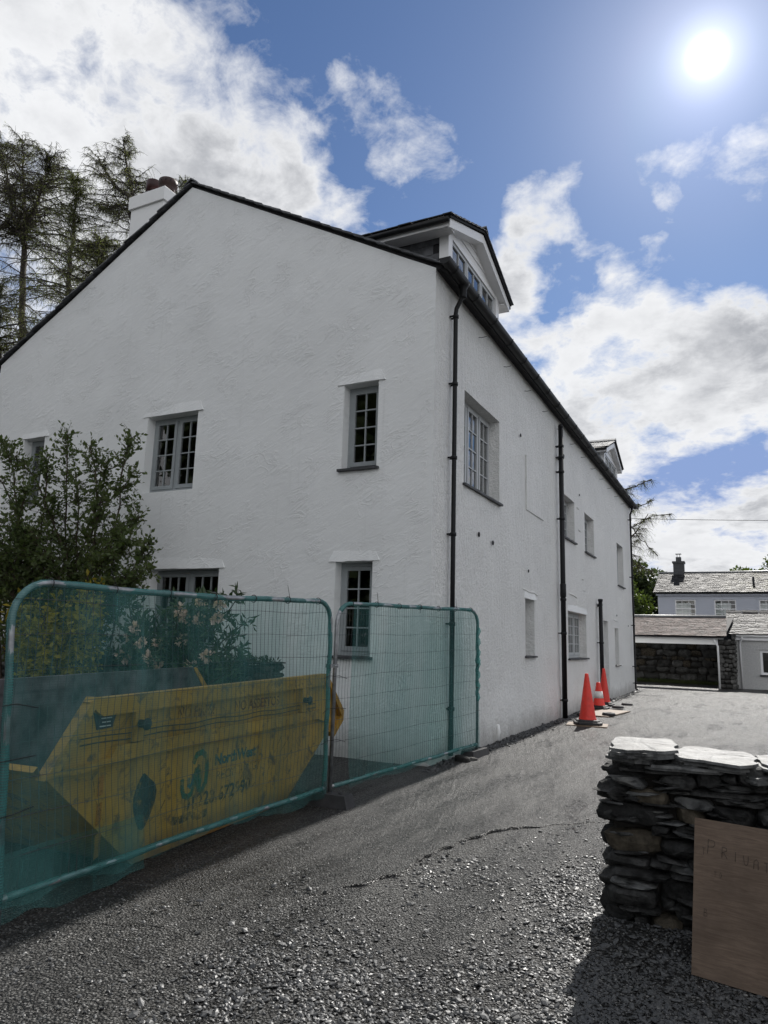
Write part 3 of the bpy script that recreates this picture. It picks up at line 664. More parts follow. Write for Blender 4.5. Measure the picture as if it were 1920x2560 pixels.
dpx, dpy = .085, .60
pp = pipe('downpipe', [(GX, dpy, 6.98), (GX, dpy, 6.84), (.16, dpy, 6.75), (dpx+.01, dpy, 6.63), (dpx, dpy, 6.55), (dpx, dpy, 3.0), (dpx, dpy, .08)], .034, (6.5, 5.42, 4.28, 3.14, 1.86, .7), dpx, dpy)
b = MB(); b.lathe([(.05, -.12), (.055, -.1), (.055, .02), (.09, .08), (.1, .1)], (GX, dpy, 6.90), 14); b.obj('outlet', 'pipe_black', pp)
pp = pipe('soil_pipe', [(.12, 7.45, 6.72), (.12, 7.45, .02)], .057, (6.24, 5.97, 5.62, 4.5, 1.87, .4), .12, 7.45)
b = MB(); b.lathe([(.066, -.16), (.07, -.15), (.07, .12), (.062, .14)], (.12, 7.45, 2.85), 14); b.lathe([(.066, -.25), (.07, -.24), (.07, -.2), (.066, -.19)], (.12, 7.45, 2.85), 14); b.obj('joint', 'pipe_black', pp)
b = MB(); b.tube([(.12, 7.45, 6.06), (.12, 7.60, 6.05), (.10, 7.68, 6.02), (.03, 7.69, 6.02), (-.05, 7.69, 6.02)], .05, 12); b.obj('branch', 'pipe_black', pp)
b = MB(); b.lathe([(.06, 0), (.062, .03), (.05, .07), (.02, .085)], (.12, 7.45, 6.70), 14); b.obj('vent_cowl', 'pipe_black', pp)
pp = pipe('soil_pipe', [(.12, 12.2, 2.92), (.12, 12.2, .02)], .057, (1.7, .5), .12, 12.2)
b = MB(); b.lathe([(.064, -.06), (.068, -.05), (.068, .0), (.06, .01)], (.12, 12.2, 2.93), 14); b.tube([(.12, 12.2, 2.78), (.12, 12.34, 2.78), (.03, 12.4, 2.77), (-.05, 12.4, 2.77)], .045, 12); b.obj('branch', 'pipe_black', pp)
pp = pipe('downpipe', [(GX, 19.2, 6.92), (.16, 19.2, 6.75), (.1, 19.2, 6.6), (.1, 19.2, .1), (.16, 19.2, .05)], .036, (6.4, 4.2, 2.4, .9, .3), .1, 19.2)
# pipe holes and small plaster marks on the long wall
for (y, z, r) in [(4.36, 5.67, .035), (4.87, 3.03, .03), (10., 5.57, .03), (1.9, 3.33, .04), (2.62, 3.29, .04), (15.75, 2.62, .03), (18.3, 2.35, .03)]:
    b = MB(); b.lathe([(r, 0), (r*.96, .012), (r*.7, .014)], (0, 0, 0), 14)
    b.v = [(vz+.006-.006+.02, y+vx, z+vy) for vx, vy, vz in b.v]; b.obj('pipe_hole', 'dark_boards', house)
b = MB(); b.box((4.78, 4.25, -.022), (6.15, 5.38, -.004), LNG); b.obj('plaster_patch', 'plaster_long', house)
for (y0, y1, z0, dz) in [(4.35, 5.8, 2.66, -.05), (8.5, 9.6, 2.86, -.06), (15.2, 16.1, 2.45, 0), (9.7, 10.0, 5.2, -.02), (9.9, 10.2, 4.62, 0), (10.2, 10.5, 3.35, 0), (10.3, 10.6, 3.05, 0)]:
    b = MB(); b.tube([(-.006+.006*rnd.random(), y0+(y1-y0)*k/6, z0+dz*k/6+rnd.uniform(-.012, .012)) for k in range(7)], [.004]+[.022+rnd.uniform(-.006, .006) for _ in range(5)]+[.004], 6); b.obj('plaster_ridge', 'plaster_long', house)
b = MB(); b.tube([(.02, 2.85, .0), (.05, 2.85, .18), (.04, 2.85, .26), (-.03, 2.85, .27)], .035, 10); b.obj('waste_stub', 'white_paint', house)

# dormers
def dormer(yc, half, dx=0.):
    dm = empty('dormer', (0, 0, 0), 0, house); z0, ze, zt = 7.06, 8.0, 8.58
    wx = -.06+dx; over = .26
    y0, y1 = yc-half, yc+half
    back = lambda z: XR-0+((ZR-z)/SL)  # x where the main roof has height z
    # front posts and head
    for (ya, yb_) in ((y0, y0+.17), (y1-.17, y1)):
        b = MB(); b.box((wx-.12, ya, 6.99), (wx+.035, yb_, ze)); b.obj('corner_post', 'white_upvc', dm)
    b = MB(); b.box((wx-.1, y0+.17, ze-.09), (wx+.02, y1-.17, ze)); b.obj('head_board', 'white_upvc', dm)
    # three casements
    wy0, wy1, wz0, wz1 = y0+.19, y1-.19, 7.0, ze-.095; cw = (wy1-wy0)/3
    for c in range(3):
        b = MB(); a0, a1 = wy0+c*cw+.01, wy0+(c+1)*cw-.01; st = .055
        for lo, hi in (((a0, wz0), (a0+st, wz1)), ((a1-st, wz0), (a1, wz1)), ((a0+st, wz0), (a1-st, wz0+st)), ((a0+st, wz1-st), (a1-st, wz1))):
            b.box((wx-.05, lo[0], lo[1]), (wx+.0, hi[0], hi[1]))
        p0, p1 = a0+st, a1-st; mid = (p0+p1)/2; b.box((wx-.042, mid-.011, wz0+st), (wx-.006, mid+.011, wz1-st))
        zb = wz1-st-.34; b.box((wx-.0415, p0, zb-.011), (wx-.0065, mid-.011, zb+.011)); b.box((wx-.0415, mid+.011, zb-.011), (wx-.0065, p1, zb+.011))
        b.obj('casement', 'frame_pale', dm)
        for (pa, pb) in ((p0, mid-.011), (mid+.011, p1)):
            for (qa, qb) in ((wz0+st, zb-.011), (zb+.011, wz1-st)):
                q = MB(); q.add([(0, pa-.003, qa-.003), (0, pb+.003, qa-.003), (0, pb+.003, qb+.003), (0, pa-.003, qb+.003)], [(0, 1, 2, 3)]); o = q.obj('pane', 'glass', dm); o.location = (wx-.024, 0, 0)
    b = MB(); b.box((wx-1.2, y0+.2, 7.0), (wx-1.15, y1-.2, ze-.05)); b.obj('interior_lining', 'interior', dm)
    # cheeks hung with slates
    for yy, sg in ((y0, -1), (y1, 1)):
        b = MB(); ya, yb_ = (yy+.02, yy+.06) if sg < 0 else (yy-.06, yy-.02)
        bx_ = back(ze); b.add([(wx-.12, ya, 7.04), (wx-.12, ya, ze), (bx_, ya, ze), (wx-.12, yb_, 7.04), (wx-.12, yb_, ze), (bx_, yb_, ze)], [(0, 1, 2), (5, 4, 3), (0, 3, 4, 1), (1, 4, 5, 2), (2, 5, 3, 0)]); ck = b.obj('cheek', 'dark_boards', dm)
        z = 7.1; row = 0
        while z < ze-.02:
            x = wx-.13-(.1 if row % 2 else 0); zt_ = min(z+.17, ze)
            while x > back(z)+.02 and x > -3:
                w_ = rnd.uniform(.2, .28); b = MB(); oy = sg*.005+rnd.uniform(-.002, .002); xa = max(x-w_+.005, back(z)-.1)
                yo = yy+.02*(-sg)*1 if False else (yy+.015 if sg < 0 else yy-.015)
                b.add([(x, yo-.004, z), (xa, yo-.004, z), (xa, yo+.004, zt_), (x, yo+.004, zt_), (x, yo-.004+sg*.012, z), (xa, yo-.004+sg*.012, z), (xa, yo+.004+sg*.012, zt_), (x, yo+.004+sg*.012, zt_)], [(0, 1, 2, 3), (7, 6, 5, 4), (0, 4, 5, 1), (0, 3, 7, 4), (1, 5, 6, 2), (3, 2, 6, 7)])
                b.obj('cheek_slate', 'slate', dm); x -= w_
            z += .165; row += 1
    # gable triangle boards
    sl_ = (zt-ze)/(half+over); gzz = ze
    k = 0
    while gzz < zt-.12:
        hgt_ = .155; za, zb_ = gzz+.004, min(gzz+hgt_, zt-.1)
        wa = half*(1-(za-ze)/(zt-ze)); wb = half*(1-(zb_-ze)/(zt-ze))
        b = MB(); b.add([(wx+.0, yc-wa, za), (wx+.0, yc+wa, za), (wx-.012, yc+wb, zb_), (wx-.012, yc-wb, zb_), (wx-.04, yc-wa, za), (wx-.04, yc+wa, za), (wx-.04, yc+wb, zb_), (wx-.04, yc-wb, zb_)], [(0, 1, 2, 3), (7, 6, 5, 4), (0, 4, 5, 1), (1, 5, 6, 2), (2, 6, 7, 3), (3, 7, 4, 0)])
        b.obj('shiplap_board', 'white_upvc', dm); gzz += hgt_; k += 1
    # bargeboards, soffits, roof
    xf = wx+.16
    for sg in (-1, 1):
        ye = yc+sg*(half+over); L_ = Vector((0, yc-ye, zt-ze)); dirv = L_.normalized(); nrm = Vector((0, -dirv.z*1, dirv.y)) if dirv.y > 0 else Vector((0, dirv.z, -dirv.y))
        b = MB(); P0 = Vector((0, ye, ze-.03)); P1 = Vector((0, yc, zt-.03)); dn = Vector((0, 0, -.15))
        b.add([(xf, *P0.yz), (xf, *P1.yz), (xf, *(P1+dn).yz), (xf, *(P0+dn).yz), (xf-.025, *P0.yz), (xf-.025, *P1.yz), (xf-.025, *(P1+dn).yz), (xf-.025, *(P0+dn).yz)],
              [(0, 1, 2, 3), (7, 6, 5, 4), (0, 4, 5, 1), (3, 2, 6, 7), (0, 3, 7, 4), (1, 5, 6, 2)]); b.obj('bargeboard', 'white_upvc', dm)
        b = MB(); b.add([(xf-.025, *(P0+dn).yz), (xf-.025, *(P1+dn).yz), (wx-.05, *(P1+dn).yz), (wx-.05, *(P0+dn).yz)], [(0, 1, 2, 3)]); b.obj('soffit', 'white_upvc', dm)
        # eave boards along the sides
        yi = y0 if sg < 0 else y1
        b = MB(); xb = back(ze)-.1; b.box((xb, min(ye, ye-sg*.02), ze-.15), (xf-.03, max(ye, ye-sg*.02), ze-.06)); b.obj('eave_fascia', 'white_upvc', dm)
        b = MB(); b.box((xb, min(ye-sg*.02, yi), ze-.14), (xf-.03, max(ye-sg*.02, yi), ze-.125)); b.obj('eave_soffit', 'white_upvc', dm)
        b = MB(); b.tube([(xb, ye+sg*.05, ze-.06), (xf-.0, ye+sg*.05, ze-.06)], .045, 10); b.obj('dormer_gutter', 'gutter_black', dm)
        # roof deck + slates
        ne = 1.0; eo = ye+sg*.05; zeo = ze-.03-(.05)*sl_
        b = MB(); xr0 = xf+.03
        b.add([(xr0, eo, zeo), (xr0, yc, zt), (back(zt)-.4, yc, zt), (back(zeo)-.2, eo, zeo), (xr0, eo, zeo+.03), (xr0, yc, zt+.03), (back(zt)-.4, yc, zt+.03), (back(zeo)-.2, eo, zeo+.03)], [(0, 1, 2, 3), (7, 6, 5, 4), (0, 4, 5, 1), (1, 5, 6, 2), (0, 3, 7, 4)]); b.obj('dormer_roof', 'dark_boards', dm)
        q = MB(); run = Vector((0, yc-eo, zt-zeo)); RL = run.length; rd = run.normalized(); up = Vector((0, -rd.z, rd.y)) if rd.y > 0 else Vector((0, rd.z, -rd.y))
        s = -.03; row = 0
        while s < RL:
            s1 = min(s+.3, RL+.02); x = xr0+.03-(0 if row % 2 else 0)
            first = True
            while x > back(zeo+(zt-zeo)*max(0, s)/RL)-.25:
                w_ = rnd.uniform(.2, .3)*(1 if (row % 2 or not first) else .6); h0 = .03+.02+rnd.uniform(0, .006); h1 = .035
                base = Vector((0, eo, zeo)); A_ = base+rd*(s+rnd.uniform(-.012, .012))+up*h0; B_ = base+rd*s1+up*h1; xa = x-w_+.005
                vv_ = [(x, *A_.yz), (xa, *A_.yz), (xa, *B_.yz), (x, *B_.yz)]; vv_ += [(p[0], p[1]+up.y*.014, p[2]+up.z*.014) for p in vv_]
                (q if not first else q).add(vv_, [(0, 1, 2, 3), (7, 6, 5, 4), (0, 4, 5, 1), (0, 3, 7, 4), (1, 5, 6, 2), (3, 2, 6, 7)]); x -= w_; first = False
            s += .2; row += 1
        o = q.obj('dormer_slates', 'slate', dm); o['kind'] = 'stuff'
    x = xf+.06; 
    while x > back(zt)-.3:
        b = MB(); b.prism([(-.12, -.02), (0, .06), (.12, -.02), (.12, .0), (0, .085), (-.12, .0)], x-.40, x, lambda a_, c_, e_: (e_, yc+a_, zt+.05+c_)); b.obj('dormer_ridge_tile', 'lead', dm); x -= .405
dormer(1.82, 1.28); dormer(15.8, 1.35)

# lamp hanging inside the ground floor room
bp = on(474, 1460, 1, 1.2)
lampo = empty('pendant_lamp', tuple(bp)); tag(lampo, 'lit bare bulb hanging inside the ground floor gable window', 'lamp')
b = MB(); b.lathe([(.012, .07), (.016, .05), (.03, .02), (.034, 0), (.028, -.025), (.01, -.038)], (0, 0, 0), 14); b.obj('light_bulb', 'bulb', lampo)
b = MB(); b.tube([(0, 0, .07), (0, 0, 3.0-bp[2])], .004, 6); b.lathe([(.018, .06), (.018, .12), (.008, .13)], (0, 0, 0), 10); b.obj('flex', 'cable_tie', lampo)
# ------------------------------------------------------------------ fence panels with debris netting
def arc_frame(P):   # P: fn(s, z) -> xyz ; frame outline with rounded upper corners
    pts = [P(0, 0)]
    return pts
def fence_panel(name, A, B, hA, hB, leanA, label, netcfg, nwires=62, zb=.17, sag=0., wrap=True):
    root = empty(name, (0, 0, 0)); tag(root, label, 'fence panel', 'mesh fence panels round the skip')
    A = np.array(A, float); B = np.array(B, float); L_ = np.linalg.norm(B-A); dr = (B-A)/L_; nr = np.array([dr[1], -dr[0]])   # nr points to the drive
    if nr@(CAM[:2]-A) < 0: nr = -nr
    def P(s, z, out=0.):
        t = s/L_; H = hA+(hB-hA)*t
        zz = z/2.0*H; lean = leanA*(1-t)*z/2.0
        q = A+dr*s+nr*(out-lean)
        return (q[0], q[1], zz+float(gz(q[0], q[1])) - (sag*math.sin(math.pi*t)**2*(z/2)**3 if z > 1 else 0))
    r_ = .24; fr = []
    outline = [(0, 0), (0, 2-r_)]+[(r_-r_*math.cos(t), 2-r_+r_*math.sin(t)) for t in [math.pi/2*k/7 for k in range(1, 8)]]
    outline += [(r_+(L_-2*r_)*k/8, 2.0) for k in range(1, 8)]
    outline += [(L_-r_+r_*math.sin(t), 2-r_+r_*math.cos(t)) for t in [math.pi/2*k/7 for k in range(0, 8)]]+[(L_, 0)]
    b = MB(); b.tube([P(*q) for q in outline], .021, 10); b.obj('tube_frame', 'steel_galv', root)
    b = MB(); b.tube([P(L_*k/8, zb) for k in range(9)], .019, 10); b.obj('bottom_rail', 'steel_galv', root)
    b = MB()
    for k in range(1, nwires):
        s = L_*k/nwires; top = 2.0
        if s < r_: top = 2-r_+math.sqrt(max(0, r_*r_-(r_-s)**2))
        if s > L_-r_: top = 2-r_+math.sqrt(max(0, r_*r_-(s-L_+r_)**2))
        ph = rnd.uniform(0, 6); wob = .012*mnoise.noise((s*1.5, 3.3, A[0]))
        pts = [P(s+.010*math.sin(j*1.1+s*2)+wob*j/4, zb+(top-zb)*j/8, .012*math.sin(j*.9+s*1.7)) for j in range(9)]
        b.tube(pts, .0017, 4, False)
    for k in range(8):
        z = .38+k*.215; b.tube([P(L_*j/16, z+.008*math.sin(j*.8+k), .016+.01*math.sin(j*.7+k)) for j in range(17)], .0022, 4, False)
    o = b.obj('wire_mesh', 'wire_dark', root); o['kind'] = 'stuff'
    # netting tied over the panel
    for ni, (s0, s1, z0, z1, mat, out, seed) in enumerate(netcfg):
        ns, nz = 90, 44; V = []; F = []
        for i in range(ns+1):
            s = s0+(s1-s0)*i/ns
            hem = z0+.06*mnoise.noise((s*1.1, seed, .5))+.035*mnoise.noise((s*4.3, seed, 2.5))
            topz = z1
            if s < r_: topz = min(topz, 2-r_+math.sqrt(max(0, r_*r_-(r_-max(0, s))**2))+.01)
            if s > L_-r_: topz = min(topz, 2-r_+math.sqrt(max(0, r_*r_-(min(s, L_)-L_+r_)**2))+.01)
            for j in range(nz+1):
                z = hem+(topz-hem)*j/nz
                amp = .012+.05*max(0, (.5-z))**1.2*2
                off = out+amp*mnoise.noise((s*2.1+seed, z*1.3, 1.))+amp*.5*mnoise.noise((s*6.5, z*2.1+seed, 5.))+.006*math.sin(s*9+z*3)
                V.append(P(s, z, max(off, .004 if out > 0 else off)))
        for i in range(ns):
            for j in range(nz):
                a_ = i*(nz+1)+j; F.append((a_, a_+nz+1, a_+nz+2, a_+1))
        np_mesh('netting', V, F, mat, root, True)
    # net wrapped round the frame tubes
    b = MB(); o_ = outline if wrap else outline[4:]
    dens_ = []
    for q, q2 in zip(o_[:-1], o_[1:]):
        L2 = math.hypot(q2[0]-q[0], q2[1]-q[1]); kk = max(1, int(L2/.07)); dens_ += [(q[0]+(q2[0]-q[0])*i/kk, q[1]+(q2[1]-q[1])*i/kk) for i in range(kk)]
    dens_ = [q for q in dens_ if q[1] > (.12 if wrap else .9)]
    b.tube([P(q[0], q[1], .005*math.sin(i*.8)) for i, q in enumerate(dens_)], [.0235+.005*mnoise.noise((i*.5, A[0], 0)) for i in range(len(dens_))], 9); b.obj('net_wrap', 'net_heavy', root)
    b = MB(); b.tube([P(.05+(L_-.1)*k/50, zb, .004*math.sin(k)) for k in range(51)], [.0225+.005*mnoise.noise((k*.6, A[0], 3)) for k in range(51)], 9); b.obj('net_wrap', 'net_heavy', root)
    # cable ties
    for k in range(7):
        s = L_*(k+.5)/7; b = MB(); c = P(s, 2.0); b.tube([(c[0]+.032*math.cos(t)*nr[0], c[1]+.032*math.cos(t)*nr[1], c[2]+.032*math.sin(t)) for t in [2*math.pi*i/10 for i in range(11)]], .0035, 5)
        if k % 2: 
            e = P(s-.08, 2.0+.14 if k != 3 else 1.93, .05); b.tube([P(s, 2.02, .02), e], [.003, .002], 5)
        b.obj('cable_tie', 'cable_tie', root)
    for z in (1.25, .93, .62):
        for s, sg in ((0, 1), (L_, -1)):
            b = MB(); b.tube([P(s-sg*.05, z, .025), P(s+sg*.04, z+.004, .03), P(s+sg*.16, z+rnd.uniform(-.03, .03), .05)], .003, 5); b.obj('cable_tie', 'cable_tie', root)
    return root, P, L_
pA, PA, LA_ = fence_panel('mesh_fence', (.07, -6.06), (-.0, -2.58), 1.90, 1.985, .2, 'green netted mesh fence panel standing in front of the yellow skip', [(-.02, 3.47, .10, 2.0, 'net', .022, 1.), (-.02, 1.1, .05, .40, 'net', -.02, 9.)], sag=.03)
pB, PB, LB_ = fence_panel('mesh_fence', (.01, -2.48), (.27, 1.15), 1.98, 2.07, 0, 'green netted mesh fence panel across the white house corner', [(.28, 3.66, .12, 2.0, 'net', .022, 5.)], nwires=66, wrap=False)
pC, PC, LC_ = fence_panel('mesh_fence', (-.05, -6.4), (-2.2, -9.2), 1.86, 1.9, 0, 'green netted mesh fence panel reaching away beyond the end of the skip', [(.35, 3.1, .1, 2.0, 'net', .022, 3.)])
fb_ = MB(); fb_.tube([PB(LB_-.01, .75+1.0*k/24, .01+.012*math.sin(k*1.7)) for k in range(25)], [.02+.014*abs(math.sin(k*.9)) for k in range(25)], 8); fb_.obj('net_fold', 'net_heavy', pB)
fb_ = MB(); fb_.lathe([(.004, -.08), (.03, -.04), (.045, 0), (.025, .05), (.004, .1)], PB(LB_-.03, 1.3, .02), 9); fb_.obj('net_knot', 'net_heavy', pB)
# coupler clamp between the panels
cl = empty('fence_clamp', (.005, -2.53, 1.34)); tag(cl, 'small steel coupler bolting the two fence panels together', 'clamp')
b = MB(); b.box((-.03, -.075, -.018), (-.022, .075, .018)); b.box((.024, -.075, -.018), (.032, .075, .018)); b.obj('clamp_plate', 'steel_galv', cl)
b = MB(); b.tube([(-.05, 0, 0), (.06, 0, 0)], .008, 8); b.lathe([(.016, .0), (.016, .014)], (0, 0, 0), 6); b.obj('bolt', 'steel_galv', cl)
# rubber feet
for (x, y, rz, lab) in ((-.03, -2.53, .1, 'dark rubber foot block under the joint of the two fence panels'), (.25, 1.12, 1.5, 'dark rubber foot block under the fence end by the downpipe')):
    ft = empty('rubber_block', (x, y, 0), rz); tag(ft, lab, 'rubber block', 'rubber blocks under the fence')
    b = MB(); b.add([(-.3, -.11, 0), (.3, -.11, 0), (.3, .11, 0), (-.3, .11, 0), (-.26, -.09, .12), (.26, -.09, .12), (.26, .09, .12), (-.26, .09, .12)], [(0, 3, 2, 1), (4, 5, 6, 7), (0, 1, 5, 4), (1, 2, 6, 5), (2, 3, 7, 6), (3, 0, 4, 7)]); b.obj('block', 'rubber', ft)
    b = MB()
    for k in (-.18, -.06, .06, .18): b.lathe([(.022, 0), (.022, .006)], (k, 0, .119), 10)
    b.obj('socket', 'dark_boards', ft)

# ------------------------------------------------------------------ skip
SO = np.array([-.17, -4.93]); SD = np.array([-.17, 2.07]); SD /= np.linalg.norm(SD); SN = np.array([SD[1], -SD[0]])
def SK(s, z, o=0.):    # o > 0 towards the drive
    q = SO+SD*s+SN*o; return (q[0], q[1], z)
skp = empty('skip', (0, 0, 0)); tag(skp, 'battered yellow builders skip with faded lettering behind the green netting', 'skip')
SW = 1.72
prof = [(.06, .012), (2.2, .012), (3.12, .62), (3.34, .79), (2.89, 1.215), (-.46, 1.165), (-.80, .733)]
def plate(poly, o0, o1, name, mat, par=skp):
    b = MB(); n = len(poly); b.add([SK(s, z, o0) for s, z in poly]+[SK(s, z, o1) for s, z in poly], [tuple(range(n)), tuple(range(2*n-1, n-1, -1))]+[(i, n+i, n+(i+1) % n, (i+1) % n) for i in range(n)]); return b.obj(name, mat, par)
bm = MB(); n = len(prof)
bm.cur = 0; bm.add([SK(s, z, 0) for s, z in prof], [tuple(range(n))])
bm.cur = 1; bm.add([SK(s, z, -.012) for s, z in prof], [tuple(range(n-1, -1, -1))]); bm.obj('near_side', ['skip_yellow', 'skip_inside'], skp)
bm = MB(); bm.cur = 1; bm.add([SK(s, z, -SW+.012) for s, z in prof], [tuple(range(n))]); bm.cur = 0; bm.add([SK(s, z, -SW) for s, z in prof], [tuple(range(n-1, -1, -1))]); bm.obj('far_side', ['skip_yellow', 'skip_inside'], skp)
for nm, (a_, c_) in (('end_plate', ((.06, .012), (-.80, .733))), ('end_plate', ((2.2, .012), (3.12, .62))), ('floor_plate', ((.06, .012), (2.2, .012)))):
    b = MB(); b.cur = 0; b.add([SK(*a_, 0), SK(*c_, 0), SK(*c_, -SW), SK(*a_, -SW)], [(0, 3, 2, 1)]); b.cur = 1
    b.add([SK(a_[0]+.008, a_[1]+.01, -.01), SK(c_[0]+.008, c_[1]+.01, -.01), SK(c_[0]+.008, c_[1]+.01, -SW+.01), SK(a_[0]+.008, a_[1]+.01, -SW+.01)], [(0, 1, 2, 3)]); b.obj(nm, ['skip_yellow', 'skip_inside'], skp)
for o0, o1 in ((.05, -.02), (-SW+.02, -SW-.05)):
    plate([(-.53, 1.16), (-.46, 1.18), (2.91, 1.23), (2.88, 1.11), (-.39, 1.06), (-.45, 1.09)], o0, o1, 'top_rail', 'skip_yellow' if o0 > 0 else 'skip_inside')
    plate([(-.84, .72), (-.49, 1.19), (-.43, 1.185), (-.74, .74)], o0+.006, o1-.006, 'end_rim', 'skip_yellow' if o0 > 0 else 'skip_inside')
    plate([(2.88, 1.225), (2.94, 1.225), (3.39, .80), (3.33, .75)], o0+.006, o1-.006, 'end_rim', 'skip_yellow')
    plate([(3.12, .59), (3.33, .75), (3.39, .79), (3.38, .69), (3.16, .54)], o0+.004, o1-.004, 'end_rim', 'skip_yellow')
sgn_o = .055
plate([(-.80, .735), (-.28, .78), (-.24, .85), (2.84, .855), (3.09, .74), (3.04, .70), (2.74, .765), (-.2, .745), (-.58, .71)], .045, .002, 'side_ledge', 'skip_yellow')
plate([(-.80, .75), (-.58, .715), (-.2, .75), (-.2, .77), (-.68, .76)], .052, .046, 'ledge_lip', 'skip_yellow')
for s in (-.08, 2.38):
    plate([(s, .86), (s+.10, .86), (s+.10, 1.10), (s, 1.10)], .048, .001, 'upright', 'skip_yellow')
    b = MB(); c0 = SK(s+.05, .98, .045); c1 = SK(s+.05, .98, .11); b.tube([c0, c1], .028, 12); b.tube([SK(s+.05, .98, .105), SK(s+.05, .98, .118)], .042, 12); b.obj('lifting_lug', 'rubber', skp)
for (z0, z1) in ((.925, .935), (.885, .893)):
    b = MB(); b.tube([SK(-.55+3.3*k/24, z0+.006*math.sin(k*1.3), .02+.01*math.sin(k)) for k in range(25)], .004, 5); b.obj('rope', 'rubber', skp)
# end lip of the near end seen past the side
b = MB(); b.add([SK(-.81, .73, 0), SK(-.81, .73, -SW), SK(-.88, .77, -SW), SK(-.88, .77, 0), SK(-.85, .80, 0), SK(-.85, .80, -SW)], [(0, 1, 2, 3), (3, 2, 5, 4), (4, 5, 1, 0)]); b.obj('end_lip', 'skip_yellow', skp)
plate([(-.44, 1.085), (-.22, 1.083), (-.26, .975), (-.40, .97)], .008, .003, 'permit_plate', 'plate_navy')
for k, (a_, c_) in enumerate(((-.37, -.27), (-.36, -.28), (-.385, -.275))):
    z = 1.045-.026*k; plate([(a_, z), (c_, z), (c_, z-.008), (a_, z-.008)], .0095, .0085, 'plate_mark', 'plate_white')
def skip_text(txt, s, z, size, mat, o=.004, sx=1., rot=0., bold=0.):
    cu_ = bpy.data.curves.new('lettering', 'FONT'); cu_.body = txt; cu_.size = size; cu_.extrude = .0004; cu_.offset = bold; cu_.resolution_u = 3
    cu_.materials.append(MAT[mat]); tmp = bpy.data.objects.new('tmp', cu_); COL.objects.link(tmp); bpy.context.view_layer.update()
    me_ = bpy.data.meshes.new_from_object(tmp.evaluated_get(bpy.context.evaluated_depsgraph_get())); bpy.data.objects.remove(tmp); ob = link('lettering', me_, skp)
    if not me_.materials: me_.materials.append(MAT[mat])
    p0 = SK(s, z, o); c, s_ = math.cos(rot), math.sin(rot)
    M_ = Matrix(((SD[0]*c*sx, -SD[0]*s_, SN[0], p0[0]), (SD[1]*c*sx, -SD[1]*s_, SN[1], p0[1]), (s_*sx, c, 0, p0[2]), (0, 0, 0, 1))); ob.matrix_local = M_; return ob
skip_text('NorthWest', .98, .545, .125, 'paint_teal', bold=.004, sx=1.05)
skip_text('RECYCLING', 1.01, .42, .105, 'paint_grey', sx=1.12)
skip_text('01228 672990', .60, .255, .15, 'paint_black', bold=.003, sx=1.1)
skip_text('NO FIRES!', .44, .965, .12, 'paint_red', bold=.002, sx=.92)
skip_text('NO ASBESTOS', 1.22, .965, .12, 'paint_red', bold=.002, sx=1.0)
def ribbon(pts, wd, name, mat, o=.0035):
    b = MB(); k = len(pts)
    for i, (s, z) in enumerate(pts):
        a_ = pts[max(0, i-1)]; c_ = pts[min(k-1, i+1)]; dx, dz = c_[0]-a_[0], c_[1]-a_[1]; L_ = math.hypot(dx, dz) or 1
        w_ = wd if not isinstance(wd, list) else wd[i]
        b.v += [SK(s-dz/L_*w_/2, z+dx/L_*w_/2, o), SK(s+dz/L_*w_/2, z-dx/L_*w_/2, o)]
    for i in range(k-1): b.f.append((2*i, 2*i+1, 2*i+3, 2*i+2)); b.mi.append(0); b.sm.append(False)
    return b.obj(name, mat, skp)
# looping emblem
em = [(.60, .60), (.64, .665), (.71, .675), (.775, .63), (.79, .53), (.78, .43), (.735, .375), (.69, .39), (.67, .45), (.665, .52), (.685, .58)]
em = [(a_+.09, c_) for a_, c_ in em]
ribbon(em, .05, 'emblem', 'paint_green')
em2 = [(.47, .50), (.475, .43), (.50, .375), (.55, .355), (.60, .375), (.625, .43), (.63, .50), (.645, .55), (.67, .56), (.695, .52), (.70, .45), (.695, .40)]
em2 = [(a_+.09, c_) for a_, c_ in em2]
ribbon(em2, .046, 'emblem', 'paint_green', .0045)
ribbon([(.65, .50), (.645, .44), (.665, .42), (.69, .46), (.69, .52)], .03, 'emblem', 'paint_teal', .0048)
# dark teal patch, orange marks, smear under the number
pt = [(.0+.10*math.cos(t)*(1+.25*math.sin(2*t+1)+.12*math.sin(3*t)), .42+.19*math.sin(t)*(1+.10*math.cos(3*t))) for t in [2*math.pi*k/22 for k in range(22)]]
plate([(a_+.14+.06*(c_-.42)*-1, c_) for a_, c_ in pt], .0034, .003, 'dark_patch', 'dark_teal')
for (s, z, w_, h) in ((-.34, .60, .05, .14), (-.33, .42, .045, .15), (-.32, .22, .05, .17)):
    plate([(s, z+h*.4), (s+w_, z+h*.5), (s+w_*1.1, z-h*.4), (s+w_*.1, z-h*.5)], .0036, .0031, 'paint_mark', 'paint_orange')
ribbon([(.46, .215), (.55, .20), (.68, .21), (.8, .185), (.92, .19)], .06, 'smear', 'paint_black')
ribbon([(-.40, .68), (-.37, .6), (-.35, .52), (-.31, .46), (-.26, .37), (-.22, .28), (-.17, .2), (-.13, .1)], .008, 'scratch', 'paint_black')
for k in range(26):
    s = rnd.uniform(.1, 2.3); z = rnd.uniform(.2, .72); l = rnd.uniform(.08, .3); a_ = rnd.uniform(.7, 1.5)
    ribbon([(s+l*math.cos(a_)*t+.01*rnd.random(), z+l*math.sin(a_)*t*.6) for t in (0, .35, .7, 1)] if z+l*.6 < .75 else [(s, z), (s+.08, z-.1)], rnd.uniform(.004, .012), 'scratch', 'paint_black')

